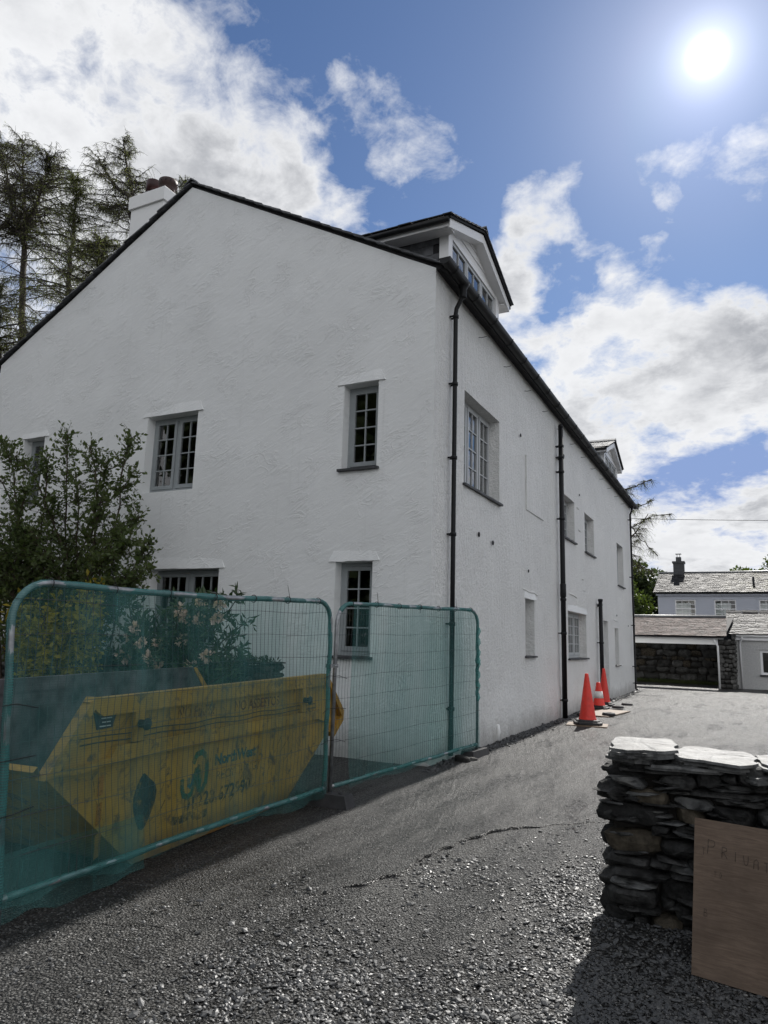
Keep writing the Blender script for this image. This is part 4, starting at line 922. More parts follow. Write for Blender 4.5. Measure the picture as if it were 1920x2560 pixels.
# ------------------------------------------------------------------ stones
def stone_mesh(w_, h, d, seed, sub=2, flat=False, boxy=.55, amp=.10):
    v, f = (ICO0, ICO1, ICO2, ICO3)[sub-1]; vv = v.copy()
    vv = np.sign(vv)*np.abs(vv)**boxy; vv /= np.max(np.abs(vv), axis=0)
    if flat: vv[:, 2] = np.round(vv[:, 2]*2.2)/2.2*.75+vv[:, 2]*.25
    n_ = np.array([mnoise.noise((q[0]*1.3+seed, q[1]*1.3, q[2]*1.3)) for q in vv])+.45*np.array([mnoise.noise((q[0]*3.6+seed, q[1]*3.6, q[2]*3.6+9)) for q in vv])
    vv = vv*(1+amp*n_[:, None])
    rr2 = np.random.default_rng(int(seed*97)+3)
    for _ in range(16):
        pn = rr2.normal(0, 1, 3)*np.array([1, .8, 1]); pn /= np.linalg.norm(pn); off = rr2.uniform(.72, 1.02)*np.sum(np.abs(pn))**.55*.92
        ex2 = vv@pn-off; vv = np.where(ex2[:, None] > 0, vv-pn*ex2[:, None]*.93, vv)
    vv /= np.max(np.abs(vv), axis=0); vv = vv*np.array([w_/2, d/2, h/2])
    sk = math.sin(seed*7.7)*.12; vv[:, 2] += vv[:, 0]*sk*min(1, h/w_)
    me = bpy.data.meshes.new('stone'); me.from_pydata([tuple(q) for q in vv], [], [tuple(int(i) for i in q) for q in f])
    me.polygons.foreach_set('use_smooth', np.full(len(f), False)); me.update(); return me
def slab_mesh(w_, d, h, seed):
    """riven slate slab: irregular outline, several leaves"""
    r2 = random.Random(seed); b = MB(); k = 26; z = 0; lay = max(2, int(h/.013))
    base = []
    for i in range(k):
        t = 2*math.pi*(i+r2.uniform(-.3, .3))/k; c, s = math.cos(t), math.sin(t); q = 1/max(abs(c)**7+abs(s)**7, 1e-3)**(1/7)*(1+.16*mnoise.noise((c*1.4+seed*3.1, s*1.4, .5))+.10*mnoise.noise((c*4+seed, s*4, 1.5)))
        base.append((c*q*w_/2*(1+r2.uniform(-.04, .02)), s*q*d/2*(1+r2.uniform(-.04, .02))))
    for l in range(lay):
        th = h/lay; jt = [(r2.uniform(-.035, .02)) for _ in range(k)]; sh = (r2.uniform(-.014, .014), r2.uniform(-.014, .014))
        ring = [(x*(1+jt[i]*2.)+sh[0], y*(1+jt[i]*2.)+sh[1]) for i, (x, y) in enumerate(base)]
        tl = r2.uniform(-.012, .012); last = l == lay-1
        vs_ = [(x, y, z) for x, y in ring]+[(x*(.985), y*.985, z+th+tl*x) for x, y in ring]
        fs = [tuple(range(k-1, -1, -1))]+[(i, (i+1) % k, k+(i+1) % k, k+i) for i in range(k)]
        if last:
            m1 = [(x*.6+r2.uniform(-.02, .02), y*.6+r2.uniform(-.02, .02), z+th+tl*x*.6+r2.uniform(-.001, .007)) for x, y in ring]
            vs_ += m1+[(0, 0, z+th+.004)]
            fs += [(k+i, k+(i+1) % k, 2*k+(i+1) % k, 2*k+i) for i in range(k)]+[(2*k+i, 2*k+(i+1) % k, 3*k) for i in range(k)]
        else: fs += [tuple(range(k, 2*k))]
        b.add(vs_, fs); z += th*.93
    return b
def ex_cap(t, P, pos, c):
    t.l.new(t.bump(t.math('ADD', t.noise(pos, 28, 8, .7), t.math('MULTIPLY', t.noise(t.mapping(pos, (1, 1, 14)), 6, 5), .6)), .8, .012), P.inputs['Normal'])
    t.l.new(t.mix(t.rng(t.noise(pos, 7, 6, .7), .5, .66, 0, .8), c, (.17, .17, .16)), P.inputs['Base Color'])
pmat('slate_rough', (.075, .077, .077), .58, .6, 10., spec=.42, rand=.3, extra=ex_cap)

sw = empty('dry_stone_wall', (3.0, -4.05, 0)); tag(sw, 'low dry stone wall end topped with sunlit slate slabs', 'wall')
swo = Vector((3.0, -4.05, 0))
WY = -4.27
b = MB(); b.box((2.995-3.0, WY+.10+4.05, -.05), (5.9-3.0, -3.86+4.05, .93)); b.obj('wall_core', 'earth', sw)
c8 = lambda x, y: (1400+x/2.8365, 1780+y/2.8365)
def wall_rect(x0, y0, x1, y1):
    a_ = on(*c8(x0, (y0+y1)/2), 1, WY); e = on(*c8(x1, (y0+y1)/2), 1, WY); t_ = on(*c8((x0+x1)/2, y0), 1, WY); b_ = on(*c8((x0+x1)/2, y1), 1, WY)
    return (a_[0]+e[0])/2, (t_[2]+b_[2])/2, e[0]-a_[0], t_[2]-b_[2]
ST = [(345, 320, 560, 385), (540, 330, 800, 400), (785, 330, 1230, 418), (1200, 360, 1330, 430), (340, 370, 720, 445), (560, 385, 960, 455), (330, 450, 610, 530), (960, 430, 1170, 550), (1140, 440, 1260, 520), (1240, 380, 1490, 560),
      (690, 445, 970, 560), (310, 520, 490, 645), (480, 540, 770, 678), (770, 570, 1490, 630), (1150, 530, 1490, 585), (780, 620, 1090, 700), (1060, 630, 1500, 690), (255, 640, 760, 832), (795, 690, 1025, 822), (1030, 690, 1440, 845), (1390, 700, 1560, 845), (640, 805, 790, 885), (800, 815, 1040, 912),
      (300, 838, 710, 1022), (710, 905, 1030, 1062), (300, 1005, 640, 1130), (630, 1050, 800, 1125), (770, 1080, 1010, 1155), (900, 1060, 1040, 1115), (340, 1120, 770, 1192), (325, 1180, 690, 1252), (760, 1150, 1010, 1205), (670, 1195, 1000, 1372), (298, 1240, 695, 1412), (690, 1315, 830, 1428), (550, 1398, 710, 1462), (300, 1380, 540, 1512), (795, 1375, 1000, 1565), (515, 1440, 630, 1565), (605, 1460, 880, 1692), (870, 1550, 1000, 1710), (340, 1500, 570, 1600),
      (1020, 830, 1300, 960), (1290, 840, 1560, 1000), (1010, 950, 1320, 1060), (1310, 1000, 1600, 1110), (1000, 1060, 1290, 1200), (1280, 1110, 1600, 1260), (1000, 1200, 1330, 1340), (1330, 1260, 1620, 1400), (990, 1340, 1280, 1480), (1280, 1400, 1620, 1560), (990, 1480, 1300, 1640), (1300, 1560, 1640, 1720)]
for k, (x0, y0, x1, y1) in enumerate(ST):
    cx, cz, w_, h = wall_rect(x0, y0, x1, y1); asp = w_/h
    d = rnd.uniform(.30, .40); fl = asp > 2.9
    me = stone_mesh(w_*1.05, h*1.07, d, k*1.37+.5, 3 if not fl else 3, fl, .40 if fl else .55, .17 if fl else .17)
    mt = 'stone_brown' if k in (12, 18, 23, 39) else ('slate_rough' if fl and k % 3 == 0 else 'stone_dark'); me.materials.append(MAT[mt])
    o = link('stone', me, sw); o.location = Vector((cx, WY+d/2-rnd.uniform(.0, .05)+(.0), cz))-swo
def fill_stones(x0, x1, z0, z1, y, root, org, seed, hmin, hmax, asp, mats, sub=2, dep=.3, ax='x', sgn=1):
    r2 = random.Random(seed); z = z0; pool = []
    for q in range(14):
        me = stone_mesh(1, 1, 1, seed+q*2.3, sub, False, r2.uniform(.45, .65), .16); me.materials.append(MAT[mats[q % len(mats)]]); pool.append(me)
    while z < z1-.02:
        h = min(r2.uniform(hmin, hmax), z1-z); x = x0+r2.uniform(-.05, 0); hc = h
        while x < x1-.03:
            w_ = min(h*r2.uniform(*asp), x1-x+.02); hh = h*r2.uniform(.66, 1.25)
            o = link('stone', r2.choice(pool), root); o.scale = (w_*1.06, dep, hh*1.04)
            o.location = (Vector((x+w_/2, y+r2.uniform(-.03, .03), z+h/2+r2.uniform(-.015, .015))) if ax == 'x' else Vector((y+r2.uniform(-.03, .03), x+w_/2, z+h/2)))-org
            if ax == 'y': o.rotation_euler = (0, r2.gauss(0, .0), math.pi/2); 
            else: o.rotation_euler = (0, r2.gauss(0, .07), 0)
            x += w_
        z += h
fill_stones(3.95, 5.8, .0, .92, WY+.12, sw, swo, 5, .07, .17, (1.3, 3.2), ['stone_dark', 'stone_dark', 'stone_brown'])
fill_stones(-4.20, -3.9, .0, .92, 3.04, sw, swo, 8, .06, .15, (1.2, 2.4), ['stone_dark'], ax='y', dep=.25)
fill_stones(3.0, 5.8, .0, .92, -3.88, sw, swo, 15, .08, .18, (1.3, 3.0), ['stone_dark'], dep=.25)
r2 = random.Random(77); pool = []
for q in range(8):
    me = stone_mesh(1, 1, 1, 200+q*1.9, 2, True, .4, .2); me.materials.append(MAT['slate_rough' if q % 3 == 0 else 'stone_dark']); pool.append(me)
for k in range(95):     # thin slate slivers packed between the larger stones
    z = .06+.86*r2.random()**.7; x = r2.uniform(2.98, 3.95); o = link('sliver', r2.choice(pool), sw); o.scale = (r2.uniform(.06, .24), r2.uniform(.14, .24), r2.uniform(.010, .026))
    o.location = Vector((x, WY+.06+r2.uniform(-.015, .05), z))-swo; o.rotation_euler = (r2.gauss(0, .06), r2.gauss(0, .10), r2.gauss(0, .15))
# cap slabs  (x centre, y centre, z bottom, width, depth, thickness, tilt x, tilt y, yaw)
for k, (x, y, z, w_, d, h, tx, ty, rz) in enumerate([(3.165, -4.09, .990, .38, .50, .05, .03, -.03, .12), (3.56, -4.08, .955, .45, .50, .055, .02, .03, -.05), (3.98, -4.08, .945, .40, .50, .07, .0, -.05, .08), (4.42, -4.08, .95, .46, .5, .07, .02, .02, 0), (4.9, -4.08, .95, .5, .5, .06, 0, 0, .05), (5.45, -4.08, .95, .6, .5, .06, 0, .02, 0), (3.13, -4.13, .955, .30, .34, .035, .02, .03, -.2), (3.40, -4.12, .925, .45, .40, .03, 0, 0, .05), (3.78, -4.2, .915, .16, .24, .04, .1, -.12, .3)]):
    sb = slab_mesh(w_, d, h, 40+k); o = sb.obj('cap_stone', 'slate_rough', sw); o.location = Vector((x, y, z))-swo; o.rotation_euler = (tx, ty, rz)

# leaning plywood board with pencilled writing
bl = np.array([3.43, -4.66, .015]); br_ = np.array([3.77, -4.735, .015]); ud = br_-bl; ud[2] = 0; ud /= np.linalg.norm(ud)
tl = on(1764.9, 2048, 1, -4.50); 
up = tl-bl; up = up-ud*(up@ud); BH = np.linalg.norm(up); up /= BH
nb = np.cross(ud, up); nb = nb if nb[1] < 0 else -nb
pb = empty('plywood_board', (0, 0, 0)); tag(pb, 'brown plywood board with pencilled PRIVATE leaning against the dry stone wall', 'board')
BP = lambda a_, c_, e=0.: tuple(bl+ud*a_+up*c_+nb*e)
bb = MB(); bb.add([BP(0, 0, 0), BP(1.1, 0, 0), BP(1.1, BH, 0), BP(0, BH, 0), BP(0, 0, -.018), BP(1.1, 0, -.018), BP(1.1, BH, -.018), BP(0, BH, -.018)], [(0, 1, 2, 3), (7, 6, 5, 4), (0, 4, 5, 1), (1, 5, 6, 2), (2, 6, 7, 3), (3, 7, 4, 0)])
def ex_ply(t, P, pos, c):
    gr_ = t.noise(t.mapping(pos, (2.2, 2.2, 26)), 3.0, 8, .68, 1.2)
    t.l.new(t.mix(t.rng(gr_, .35, .68, 0, .75), c, (.075, .05, .034)), P.inputs['Base Color']); t.l.new(t.bump(gr_, .3, .003), P.inputs['Normal'])
pmat('ply_grain', (.155, .112, .082), .72, .22, 4., extra=ex_ply); bb.obj('panel', 'ply_grain', pb)
GL = {'P': [[(0, 0), (.05, 1)], [(.05, 1), (.6, .95), (.7, .7), (.5, .5), (.05, .48)]], 'R': [[(0, 0), (.03, 1)], [(.03, 1), (.55, .95), (.6, .7), (.05, .5)], [(.2, .5), (.65, 0)]], 'I': [[(.3, 0), (.33, 1)]], 'V': [[(0, 1), (.1, .2), (.35, 0), (.6, .25), (.65, 1)]], 'A': [[(0, 0), (.05, .8), (.35, 1), (.6, .8), (.6, 0)], [(.05, .45), (.6, .5)]],
      'T': [[(.3, 0), (.33, 1)], [(0, 1), (.7, .98)]], 'E': [[(.05, 1), (.0, 0)], [(.05, 1), (.6, 1)], [(.03, .5), (.5, .5)], [(0, 0), (.6, 0)]], 'B': [[(0, 0), (.03, 1)], [(.03, 1), (.5, .9), (.45, .6), (.05, .52)], [(.05, .52), (.6, .4), (.55, .08), (0, 0)]], 'O': [[(.3, 1), (0, .5), (.3, 0), (.6, .5), (.3, 1)]]}
def write(txt, a_, c_, hs, adv, wd, drop=0.):
    for ch_ in txt:
        h = hs if not isinstance(hs, list) else hs.pop(0)
        if ch_ in GL:
            q = MB()
            for st in GL[ch_]: q.tube([BP(a_+x*h*.75, c_+y*h, .0006) for x, y in st], wd, 4)
            q.obj('pencil_letter', 'pencil', pb)
        a_ += adv*h; c_ += drop
write('PRIVATE', .068, BH-.165, [.068, .052, .048, .046, .046, .046, .046], 1.02, .0011, -.0075)
write('T', .04, BH-.175, .034, 1, .0008); write('TO', .10, BH-.27, .026, 1, .0006); write('B', .055, BH-.46, .034, 1, .0008)

# ------------------------------------------------------------------ cones and what they stand on
def square_base(b, half, z0, z1, ch_=.06, top=.9):
    def ring(h, z): c = h*.3; return [(-h+c, -h, z), (h-c, -h, z), (h, -h+c, z), (h, h-c, z), (h-c, h, z), (-h+c, h, z), (-h, h-c, z), (-h, -h+c, z)]
    r1, r2, r3 = ring(half, z0), ring(half, z1-.012), ring(half*top, z1); b.add(r1+r2+r3, [tuple(range(7, -1, -1)), tuple(range(16, 24))]+[(i, (i+1) % 8, 8+(i+1) % 8, 8+i) for i in range(8)]+[(8+i, 8+(i+1) % 8, 16+(i+1) % 8, 16+i) for i in range(8)])
def cone(loc, h, rb, rt, label, striped, rz=0., tilt=0.):
    c = empty('traffic_cone', loc, rz); tag(c, label, 'cone', 'traffic cones by the long wall'); c.rotation_euler = (tilt, 0, rz)
    b = MB(); square_base(b, rb*1.6, 0, .05); square_base(b, rb*1.35, .05, .085); b.obj('base', 'cone_base', c)
    lev = [.085, .085+.02] + ([h*.36, h*.66, h*.88, h] if striped else [h*.5, h-.06, h])
    rad = lambda z: rb+(rt-rb)*(z-.085)/(h-.085)
    b = MB(); b.lathe([(rad(.085)+.02, .08), (rad(.105), .105)]+[(rad(z), z) for z in np.linspace(.12, h-.012, 12)]+[(rt*.8, h), (rt*.55, h), (rt*.5, h-.05)], (0, 0, 0), 28); b.obj('cone_body', 'cone_red', c)
    if striped:
        for za, zb_ in ((h*.40, h*.66),):
            b = MB(); b.lathe([(rad(za)+.0035, za), (rad(zb_)+.0035, zb_)], (0, 0, 0), 28); b.obj('reflective_band', 'cone_white', c)
    return c
cone((.80, 6.45, .045), 1.0, .17, .035, 'tall plain red traffic cone on a grey board by the wall', False, .3)
cone((.25, 11.7, .03), .98, .15, .035, 'tall plain red traffic cone behind the striped one by the wall', False, 0.)
cone((.33, 10.4, .03), .66, .15, .05, 'short red and white striped traffic cone by the wall', True, 0., 0)
for (x, y, w_, d, rz, lab) in ((.80, 6.42, .80, .62, .12, 'grey board lying under the tall red cone'), (.62, 9.4, .75, 1.9, -.12, 'long brown board lying by the wall under weights')):
    o_ = empty('ground_board', (x, y, .008), rz); tag(o_, lab, 'board', 'boards lying on the drive'); b = MB(); b.box((-w_/2, -d/2, 0), (w_/2, d/2, .02)); b.box((-w_/2+.01, -d/2+.01, .02), (w_/2-.02, d/2-.02, .024)); b.obj('board_panel', 'ply', o_)
for k, (x, y, r, s_) in enumerate(((.38, 8.25, .17, 1), (.85, 8.7, .15, 1), (.72, 10.9, .15, 1), (.75, 12.3, .15, 1))):
    o_ = empty('cone_weight', (x, y, .032 if k < 3 else .01)); tag(o_, ['round black rubber weight lying against the white wall behind the first red cone', 'round black rubber weight on the outer edge of the brown board', 'round black rubber weight beside the striped cone', 'round black rubber weight beside the red cone past the striped one'][k], 'weight', 'rubber weights by the cones')
    b = MB(); b.lathe([(r, 0), (r*1.02, .03), (r*.9, .06), (r*.5, .065), (r*.45, .04), (r*.2, .04)], (0, 0, 0), 20); b.obj('ring', 'cone_base', o_)
# loose stones at the foot of the downpipe
for k, (x, y, s_) in enumerate(((.24, .62, .16), (.33, .78, .11), (.20, .95, .09))):
    me = stone_mesh(s_*1.6, s_*.7, s_, k*3.1+70, 3, False, .6, .16); me.materials.append(MAT['stone_far']); o = link('loose_stone', me); o.location = (x, y, s_*.28); o.rotation_euler = (0, .1, k*1.2)
    tag(o, ['large pale loose stone at the foot of the corner downpipe', 'flat loose stone beside the corner downpipe foot', 'small loose stone under the fence end by the downpipe'][k], 'stone', 'loose stones by the downpipe')
# ------------------------------------------------------------------ garden wall behind the skip
gw = empty('garden_wall', (-4, -.95, 0)); tag(gw, 'dark dry stone garden wall with turf along its top behind the skip', 'wall'); gwo = Vector((-4, -.95, 0))
b = MB(); b.box((-3.9, -.15, -.05), (2.1, .25, 1.22)); b.obj('wall_core', 'earth', gw)
fill_stones(-7.8, -1.82, 0, 1.28, -1.08, gw, gwo, 31, .08, .16, (1.4, 3.4), ['stone_dark', 'stone_dark', 'slate_rough'], 2, .22)
fill_stones(-1.2, -.7, 0, 1.28, -1.88, gw, gwo, 33, .08, .16, (1.2, 2.2), ['stone_dark'], 2, .2, 'y')
LEAF = np.array([(0, 0, 0), (.28, .5, .06), (0, 1, -.08), (-.28, .5, .06), ]); LEAF_F = np.array([(0, 1, 2), (0, 2, 3)])
def leaf_cloud(name, pts, nrm_dirs, size, mat, parent, jitter=.35, droop=0., aspect=1.):
    """one small folded leaf at each point; nrm_dirs (n,3) growth direction"""
    n = len(pts); d = nrm_dirs+RNG.normal(0, jitter, (n, 3)); d[:, 2] -= droop; d /= np.linalg.norm(d, axis=1)[:, None]
    a_ = np.cross(d, RNG.normal(0, 1, (n, 3))); a_ /= np.linalg.norm(a_, axis=1)[:, None]; c = np.cross(d, a_)
    rot = np.stack([a_, d, c], -1); s = size*np.clip(np.exp(RNG.normal(0, .3, n)), .5, 1.5); sc = np.stack([s*aspect, s, s], -1)
    V_, F_ = place_instances(LEAF, LEAF_F, pts, rot, sc); o = np_mesh(name, V_, F_, mat, parent); o['kind'] = 'stuff'; return o
# turf on the wall
P_ = np.stack([RNG.uniform(-7.7, -1.85, 2600), RNG.uniform(-1.12, -.8, 2600), RNG.uniform(1.2, 1.31, 2600)], -1)-np.array(gwo)
leaf_cloud('turf', P_, np.tile([0, 0, 1.], (len(P_), 1)), .07, 'ivy', gw, .6, 0, .5)

def shrub(name, label, cat, base, stems, leaf, nleaf, lsize, lmat, spread=.12, seedv=0, group=None, branch=5, jitter=.6, droop=.1, tw=.004, aspect=1.):
    """stems: list of polylines (3-D points); twigs with leaves are grown along the upper part"""
    root = empty(name, base); tag(root, label, cat, group); b0 = np.array(base); b = MB(); pts = []; dirs = []
    for st in stems:
        st = [np.array(q, float)-b0 for q in st]; k = len(st); dense = []
        for i in range(k-1):
            for t in np.linspace(0, 1, 5)[:-1]: dense.append(st[i]+(st[i+1]-st[i])*t)
        dense.append(st[-1]); n = len(dense)
        dense = [q+RNG.normal(0, .012, 3)*(0 if i == 0 else 1) for i, q in enumerate(dense)]
        b.tube([tuple(q) for q in dense], [.016*(1-.8*i/n)+.003 for i in range(n)], 5, False)
        for i in range(int(n*.28), n):
            for _ in range(branch):
                d = (dense[min(i+1, n-1)]-dense[max(0, i-1)]); d = d/(np.linalg.norm(d)+1e-6); d = d*.6+RNG.normal(0, .75, 3); d /= np.linalg.norm(d)
                L_ = spread*RNG.uniform(.6, 2.6)*(1.15-.5*i/n); q0 = dense[i]; q1 = q0+d*L_*.5+np.array([0, 0, .02]); q2 = q0+d*L_
                b.tube([tuple(q0), tuple(q1), tuple(q2)], [tw, tw*.8, tw*.5], 4, False)
                for t in np.linspace(.25, 1.05, leaf): pts.append(q0+(q2-q0)*t+RNG.normal(0, .012, 3)); dirs.append(d*.7+RNG.normal(0, .5, 3)+np.array([0, 0, .15]))
    o = b.obj('stems', 'stem', root); o['kind'] = 'stuff'
    pts = np.array(pts); dirs = np.array(dirs)
    if len(pts) > nleaf: sel = RNG.choice(len(pts), nleaf, False); pts, dirs = pts[sel], dirs[sel]
    leaf_cloud('leaves', pts, dirs, lsize, lmat, root, jitter, droop, aspect); return root, pts+b0
def px(u, v, y): return on(u, v, 1, y)
# tall arching shrub in front of the gable, traced by its main shoots
B1 = (-5.6, -1.3, 0)
tips = [(165, 1090, -1.2), (225, 1115, -1.4), (325, 1095, -1.0), (330, 1190, -1.1), (345, 1290, -1.3), (370, 1365, -1.2), (360, 1430, -1.5), (118, 1150, -1.5), (30, 1135, -1.6), (5, 1105, -1.8), (270, 1160, -1.1), (60, 1230, -1.9), (-60, 1150, -1.6), (-120, 1240, -2.0), (-40, 1300, -1.9), (300, 1330, -1.2), (250, 1260, -1.4), (190, 1200, -1.3), (130, 1250, -1.5), (90, 1330, -1.8), (330, 1480, -1.4), (230, 1400, -1.3), (160, 1350, -1.2), (20, 1390, -1.8), (-90, 1400, -2.)]
for k in range(22): tips.append((rnd.uniform(-80, 350), rnd.uniform(1290, 1480), rnd.uniform(-1.9, -1.0)))
stems = []
for (u, v, y) in tips:
    T = px(u, v, y); B_ = np.array([-5.6+rnd.uniform(-.9, .9), -1.35+rnd.uniform(-.25, .25), 0.05]); mid = B_+(T-B_)*.5; mid[0] = B_[0]+(T[0]-B_[0])*.35+rnd.uniform(-.1, .1); mid[2] = T[2]*.62
    q3 = B_+(T-B_)*.8; q3[2] = T[2]*.9; q3[0] = B_[0]+(T[0]-B_[0])*.72; stems.append([B_, mid, q3, T])
shrub('arching_shrub', 'tall arching green shrub growing against the white gable wall', 'shrub', B1, stems, 7, 28000, .066, 'leaf_green', .16, branch=8)
# yellow-green azalea below it
stems = []
for k in range(44):
    u, v = rnd.uniform(30, 270), rnd.uniform(1470, 1660); y = rnd.uniform(-2.3, -1.7); T = px(u, v, y); B_ = np.array([-4.6+rnd.uniform(-.4, .4), -2.0, .05]); M_ = B_+(T-B_)*.55; M_[2] += .2; stems.append([B_, M_, T])
shrub('azalea', 'yellow leaved azalea bush behind the netted fence', 'shrub', (-4.6, -2.0, 0), stems, 5, 12000, .08, 'leaf_yellow', .12, branch=4)
# rhododendron with pale pink blossom
stems = []; heads = []
hp = [(505, 1500), (450, 1525), (465, 1545), (550, 1512), (500, 1550), (545, 1545), (330, 1590), (355, 1605), (400, 1610), (310, 1640), (372, 1645), (395, 1665), (480, 1665), (520, 1640), (455, 1600), (340, 1570)]
for k in range(34):
    u, v = (hp[k] if k < len(hp) else (rnd.uniform(300, 600), rnd.uniform(1500, 1720))); y = rnd.uniform(-1.75, -1.25) if k >= len(hp) else rnd.uniform(-2.0, -1.8); T = px(u, v, y); B_ = np.array([-3.45+rnd.uniform(-.3, .3), -1.45, .05]); M_ = B_+(T-B_)*.5; M_[2] += .18; stems.append([B_, M_, T])
    if k < len(hp): heads.append(T)
for q in ((600, 1490), (612, 1560), (585, 1610)): T = px(*q, -1.4); stems.append([np.array([-3.4, -1.45, .05]), np.array([-3.0, -1.45, 1.1]), T])
rr, _ = shrub('rhododendron', 'dark leaved rhododendron with pale pink blossom below the gable window', 'shrub', (-3.45, -1.45, 0), stems, 5, 7500, .115, 'leaf_rhodo', .12, branch=4, aspect=.62)
for T in heads:
    c = T-np.array([-3.45, -1.45, 0]); n = 46; d = RNG.normal(0, 1, (n, 3)); d[:, 1] -= .6; d /= np.linalg.norm(d, axis=1)[:, None]
    o = leaf_cloud('flower_head', c+d*.045*RNG.uniform(.5, 1.1, (n, 1)), d, .058, 'petal', rr, .4, 0, 1.4); del o['kind']

# ------------------------------------------------------------------ larches
def larch(label, stems_px, yplane, base, seed, blen=3.0, n_br=46, tuft=26000, mat='larch', droop=.5, low=.25, group='larch trees behind the white house', zmin=2., rt=1., depth=3.2, size=.085):
    root = empty('larch_tree', (base[0], base[1], 0)); tag(root, label, 'tree', group); b0 = np.array([base[0], base[1], 0]); r2 = random.Random(seed)
    bt = MB(); bb_ = MB(); pts = []; dirs = []
    for si, (sp, r0) in enumerate(stems_px):
        P3 = [np.array(q, float) if len(q) == 3 else px(q[0], q[1], yplane+r2.uniform(-.6, .6)) for q in sp]
        P3 = [q-b0 for q in P3]; dense = []
        for i in range(len(P3)-1):
            for t in np.linspace(0, 1, 9)[:-1]: dense.append(P3[i]+(P3[i+1]-P3[i])*t+np.array([r2.gauss(0, .035), r2.gauss(0, .035), 0]))
        dense.append(P3[-1]); n = len(dense)
        bt.tube([tuple(q) for q in dense], [max(.02, r0*(1-.93*i/(n-1))) for i in range(n)], 7)
        zt, zb = dense[-1][2], dense[0][2]
        cnt = int(n_br*(1 if si == 0 else .7))
        for k in range(cnt):
            t = (low if si == 0 else .1)+(1-(low if si == 0 else .1))*((k+r2.random())/cnt); i = min(n-1, int(t*(n-1))); q0 = dense[i]
            if q0[2] < zmin: continue
            az = r2.uniform(0, 2*math.pi); L_ = blen*(.16+.9*(1-t)**.8)*r2.uniform(.55, 1.2); d = np.array([math.cos(az), math.sin(az)*depth/3.2, 0])
            up0 = .45*t+.05; br = [q0]; m_ = 7
            for j in range(1, m_+1):
                s = j/m_; br.append(q0+d*L_*s+np.array([r2.gauss(0, .05), r2.gauss(0, .05), L_*(up0*s-droop*s*s*.55*(1-t*.7))]))
            bb_.tube([tuple(q) for q in br], [(.030*(1-.8*j/m_)*(.35+L_/blen*.6)+.006)*rt for j in range(m_+1)], 4, False)
            for j in range(1, m_+1):
                for _ in range(4):
                    dd = np.array([r2.gauss(0, .6), r2.gauss(0, .6), -.75+r2.gauss(0, .45)])+d*.45; dd /= np.linalg.norm(dd); l = r2.uniform(.25, .95)*(.4+.6*L_/blen)
                    a_ = br[j]+(br[j-1]-br[j])*r2.random(); e = a_+dd*l; m2 = a_+dd*l*.5+np.array([0, 0, .05])
                    bb_.tube([tuple(a_), tuple(m2), tuple(e)], [.009*rt, .007*rt, .005*rt], 3, False)
                    for s in np.linspace(.1, 1., max(3, int(l/.085))): pts.append(a_+(e-a_)*s+RNG.normal(0, .02, 3)); dirs.append(np.array([r2.gauss(0, .6), r2.gauss(0, .6), r2.gauss(-.1, .6)]))
    bt.obj('trunk', 'bark', root); o = bb_.obj('branches', 'bark', root); o['kind'] = 'stuff'
    pts = np.array(pts); dirs = np.array(dirs)
    if len(pts) > tuft: sel = RNG.choice(len(pts), tuft, False); pts, dirs = pts[sel], dirs[sel]
    leaf_cloud('crown', pts, dirs, size, mat, root, .5, .1, .26); return root
YL = 14.
t1b = px(52, 900, YL); larch('tall forked larch with three leaders and sparse spring needles', [([(t1b[0]+.2, YL, -.1), (52, 900), (60, 620), (62, 560), (58, 450), (55, 337)], .24), ([(60, 610), (30, 540), (15, 420), (-8, 350)], .13), ([(62, 580), (95, 500), (112, 440), (130, 385)], .13)], YL, (t1b[0]+.2, YL), 3, 4.0, 170, 30000, low=.2, zmin=7)
t2b = px(170, 800, 12.); larch('bushier larch standing between the forked larch and the chimney', [([(t2b[0], 12., -.1), (168, 760), (182, 600), (196, 430)], .2)], 12., (t2b[0], 12.), 8, 3.6, 140, 28000, 'larch_fresh', low=.22, zmin=6)
t3b = px(350, 620, 15.); larch('larch with a crooked side limb rising behind the white chimney', [([(t3b[0], 15., -.1), (348, 620), (335, 500), (318, 420), (306, 343)], .2), ([(344, 560), (322, 490), (290, 470), (262, 425), (238, 385)], .16), ([(350, 630), (320, 512), (280, 520), (250, 522)], .12)], 15., (t3b[0], 15.), 5, 3.0, 60, 12000, low=.4, zmin=8)
t4b = px(455, 560, 16.); larch('slim larch top showing between chimney and roof ridge', [([(t4b[0], 16., -.1), (452, 560), (463, 437)], .2)], 16., (t4b[0], 16.), 9, 1.8, 30, 4000, low=.45, zmin=8)
t5b = px(255, 900, 10.); larch('dark low larch crown close behind the far roof slope', [([(t5b[0], 10., -.1), (255, 900), (250, 700), (262, 590)], .18)], 10., (t5b[0], 10.), 19, 3.6, 110, 19000, low=.45, zmin=5)
t6b = px(30, 1000, 9.); larch('low larch crown filling beside the roof eave edge', [([(t6b[0]-2, 9., -.1), (0, 900), (-10, 690)], .18)], 9., (t6b[0]-2, 9.), 23, 3.8, 120, 22000, low=.4, zmin=4)
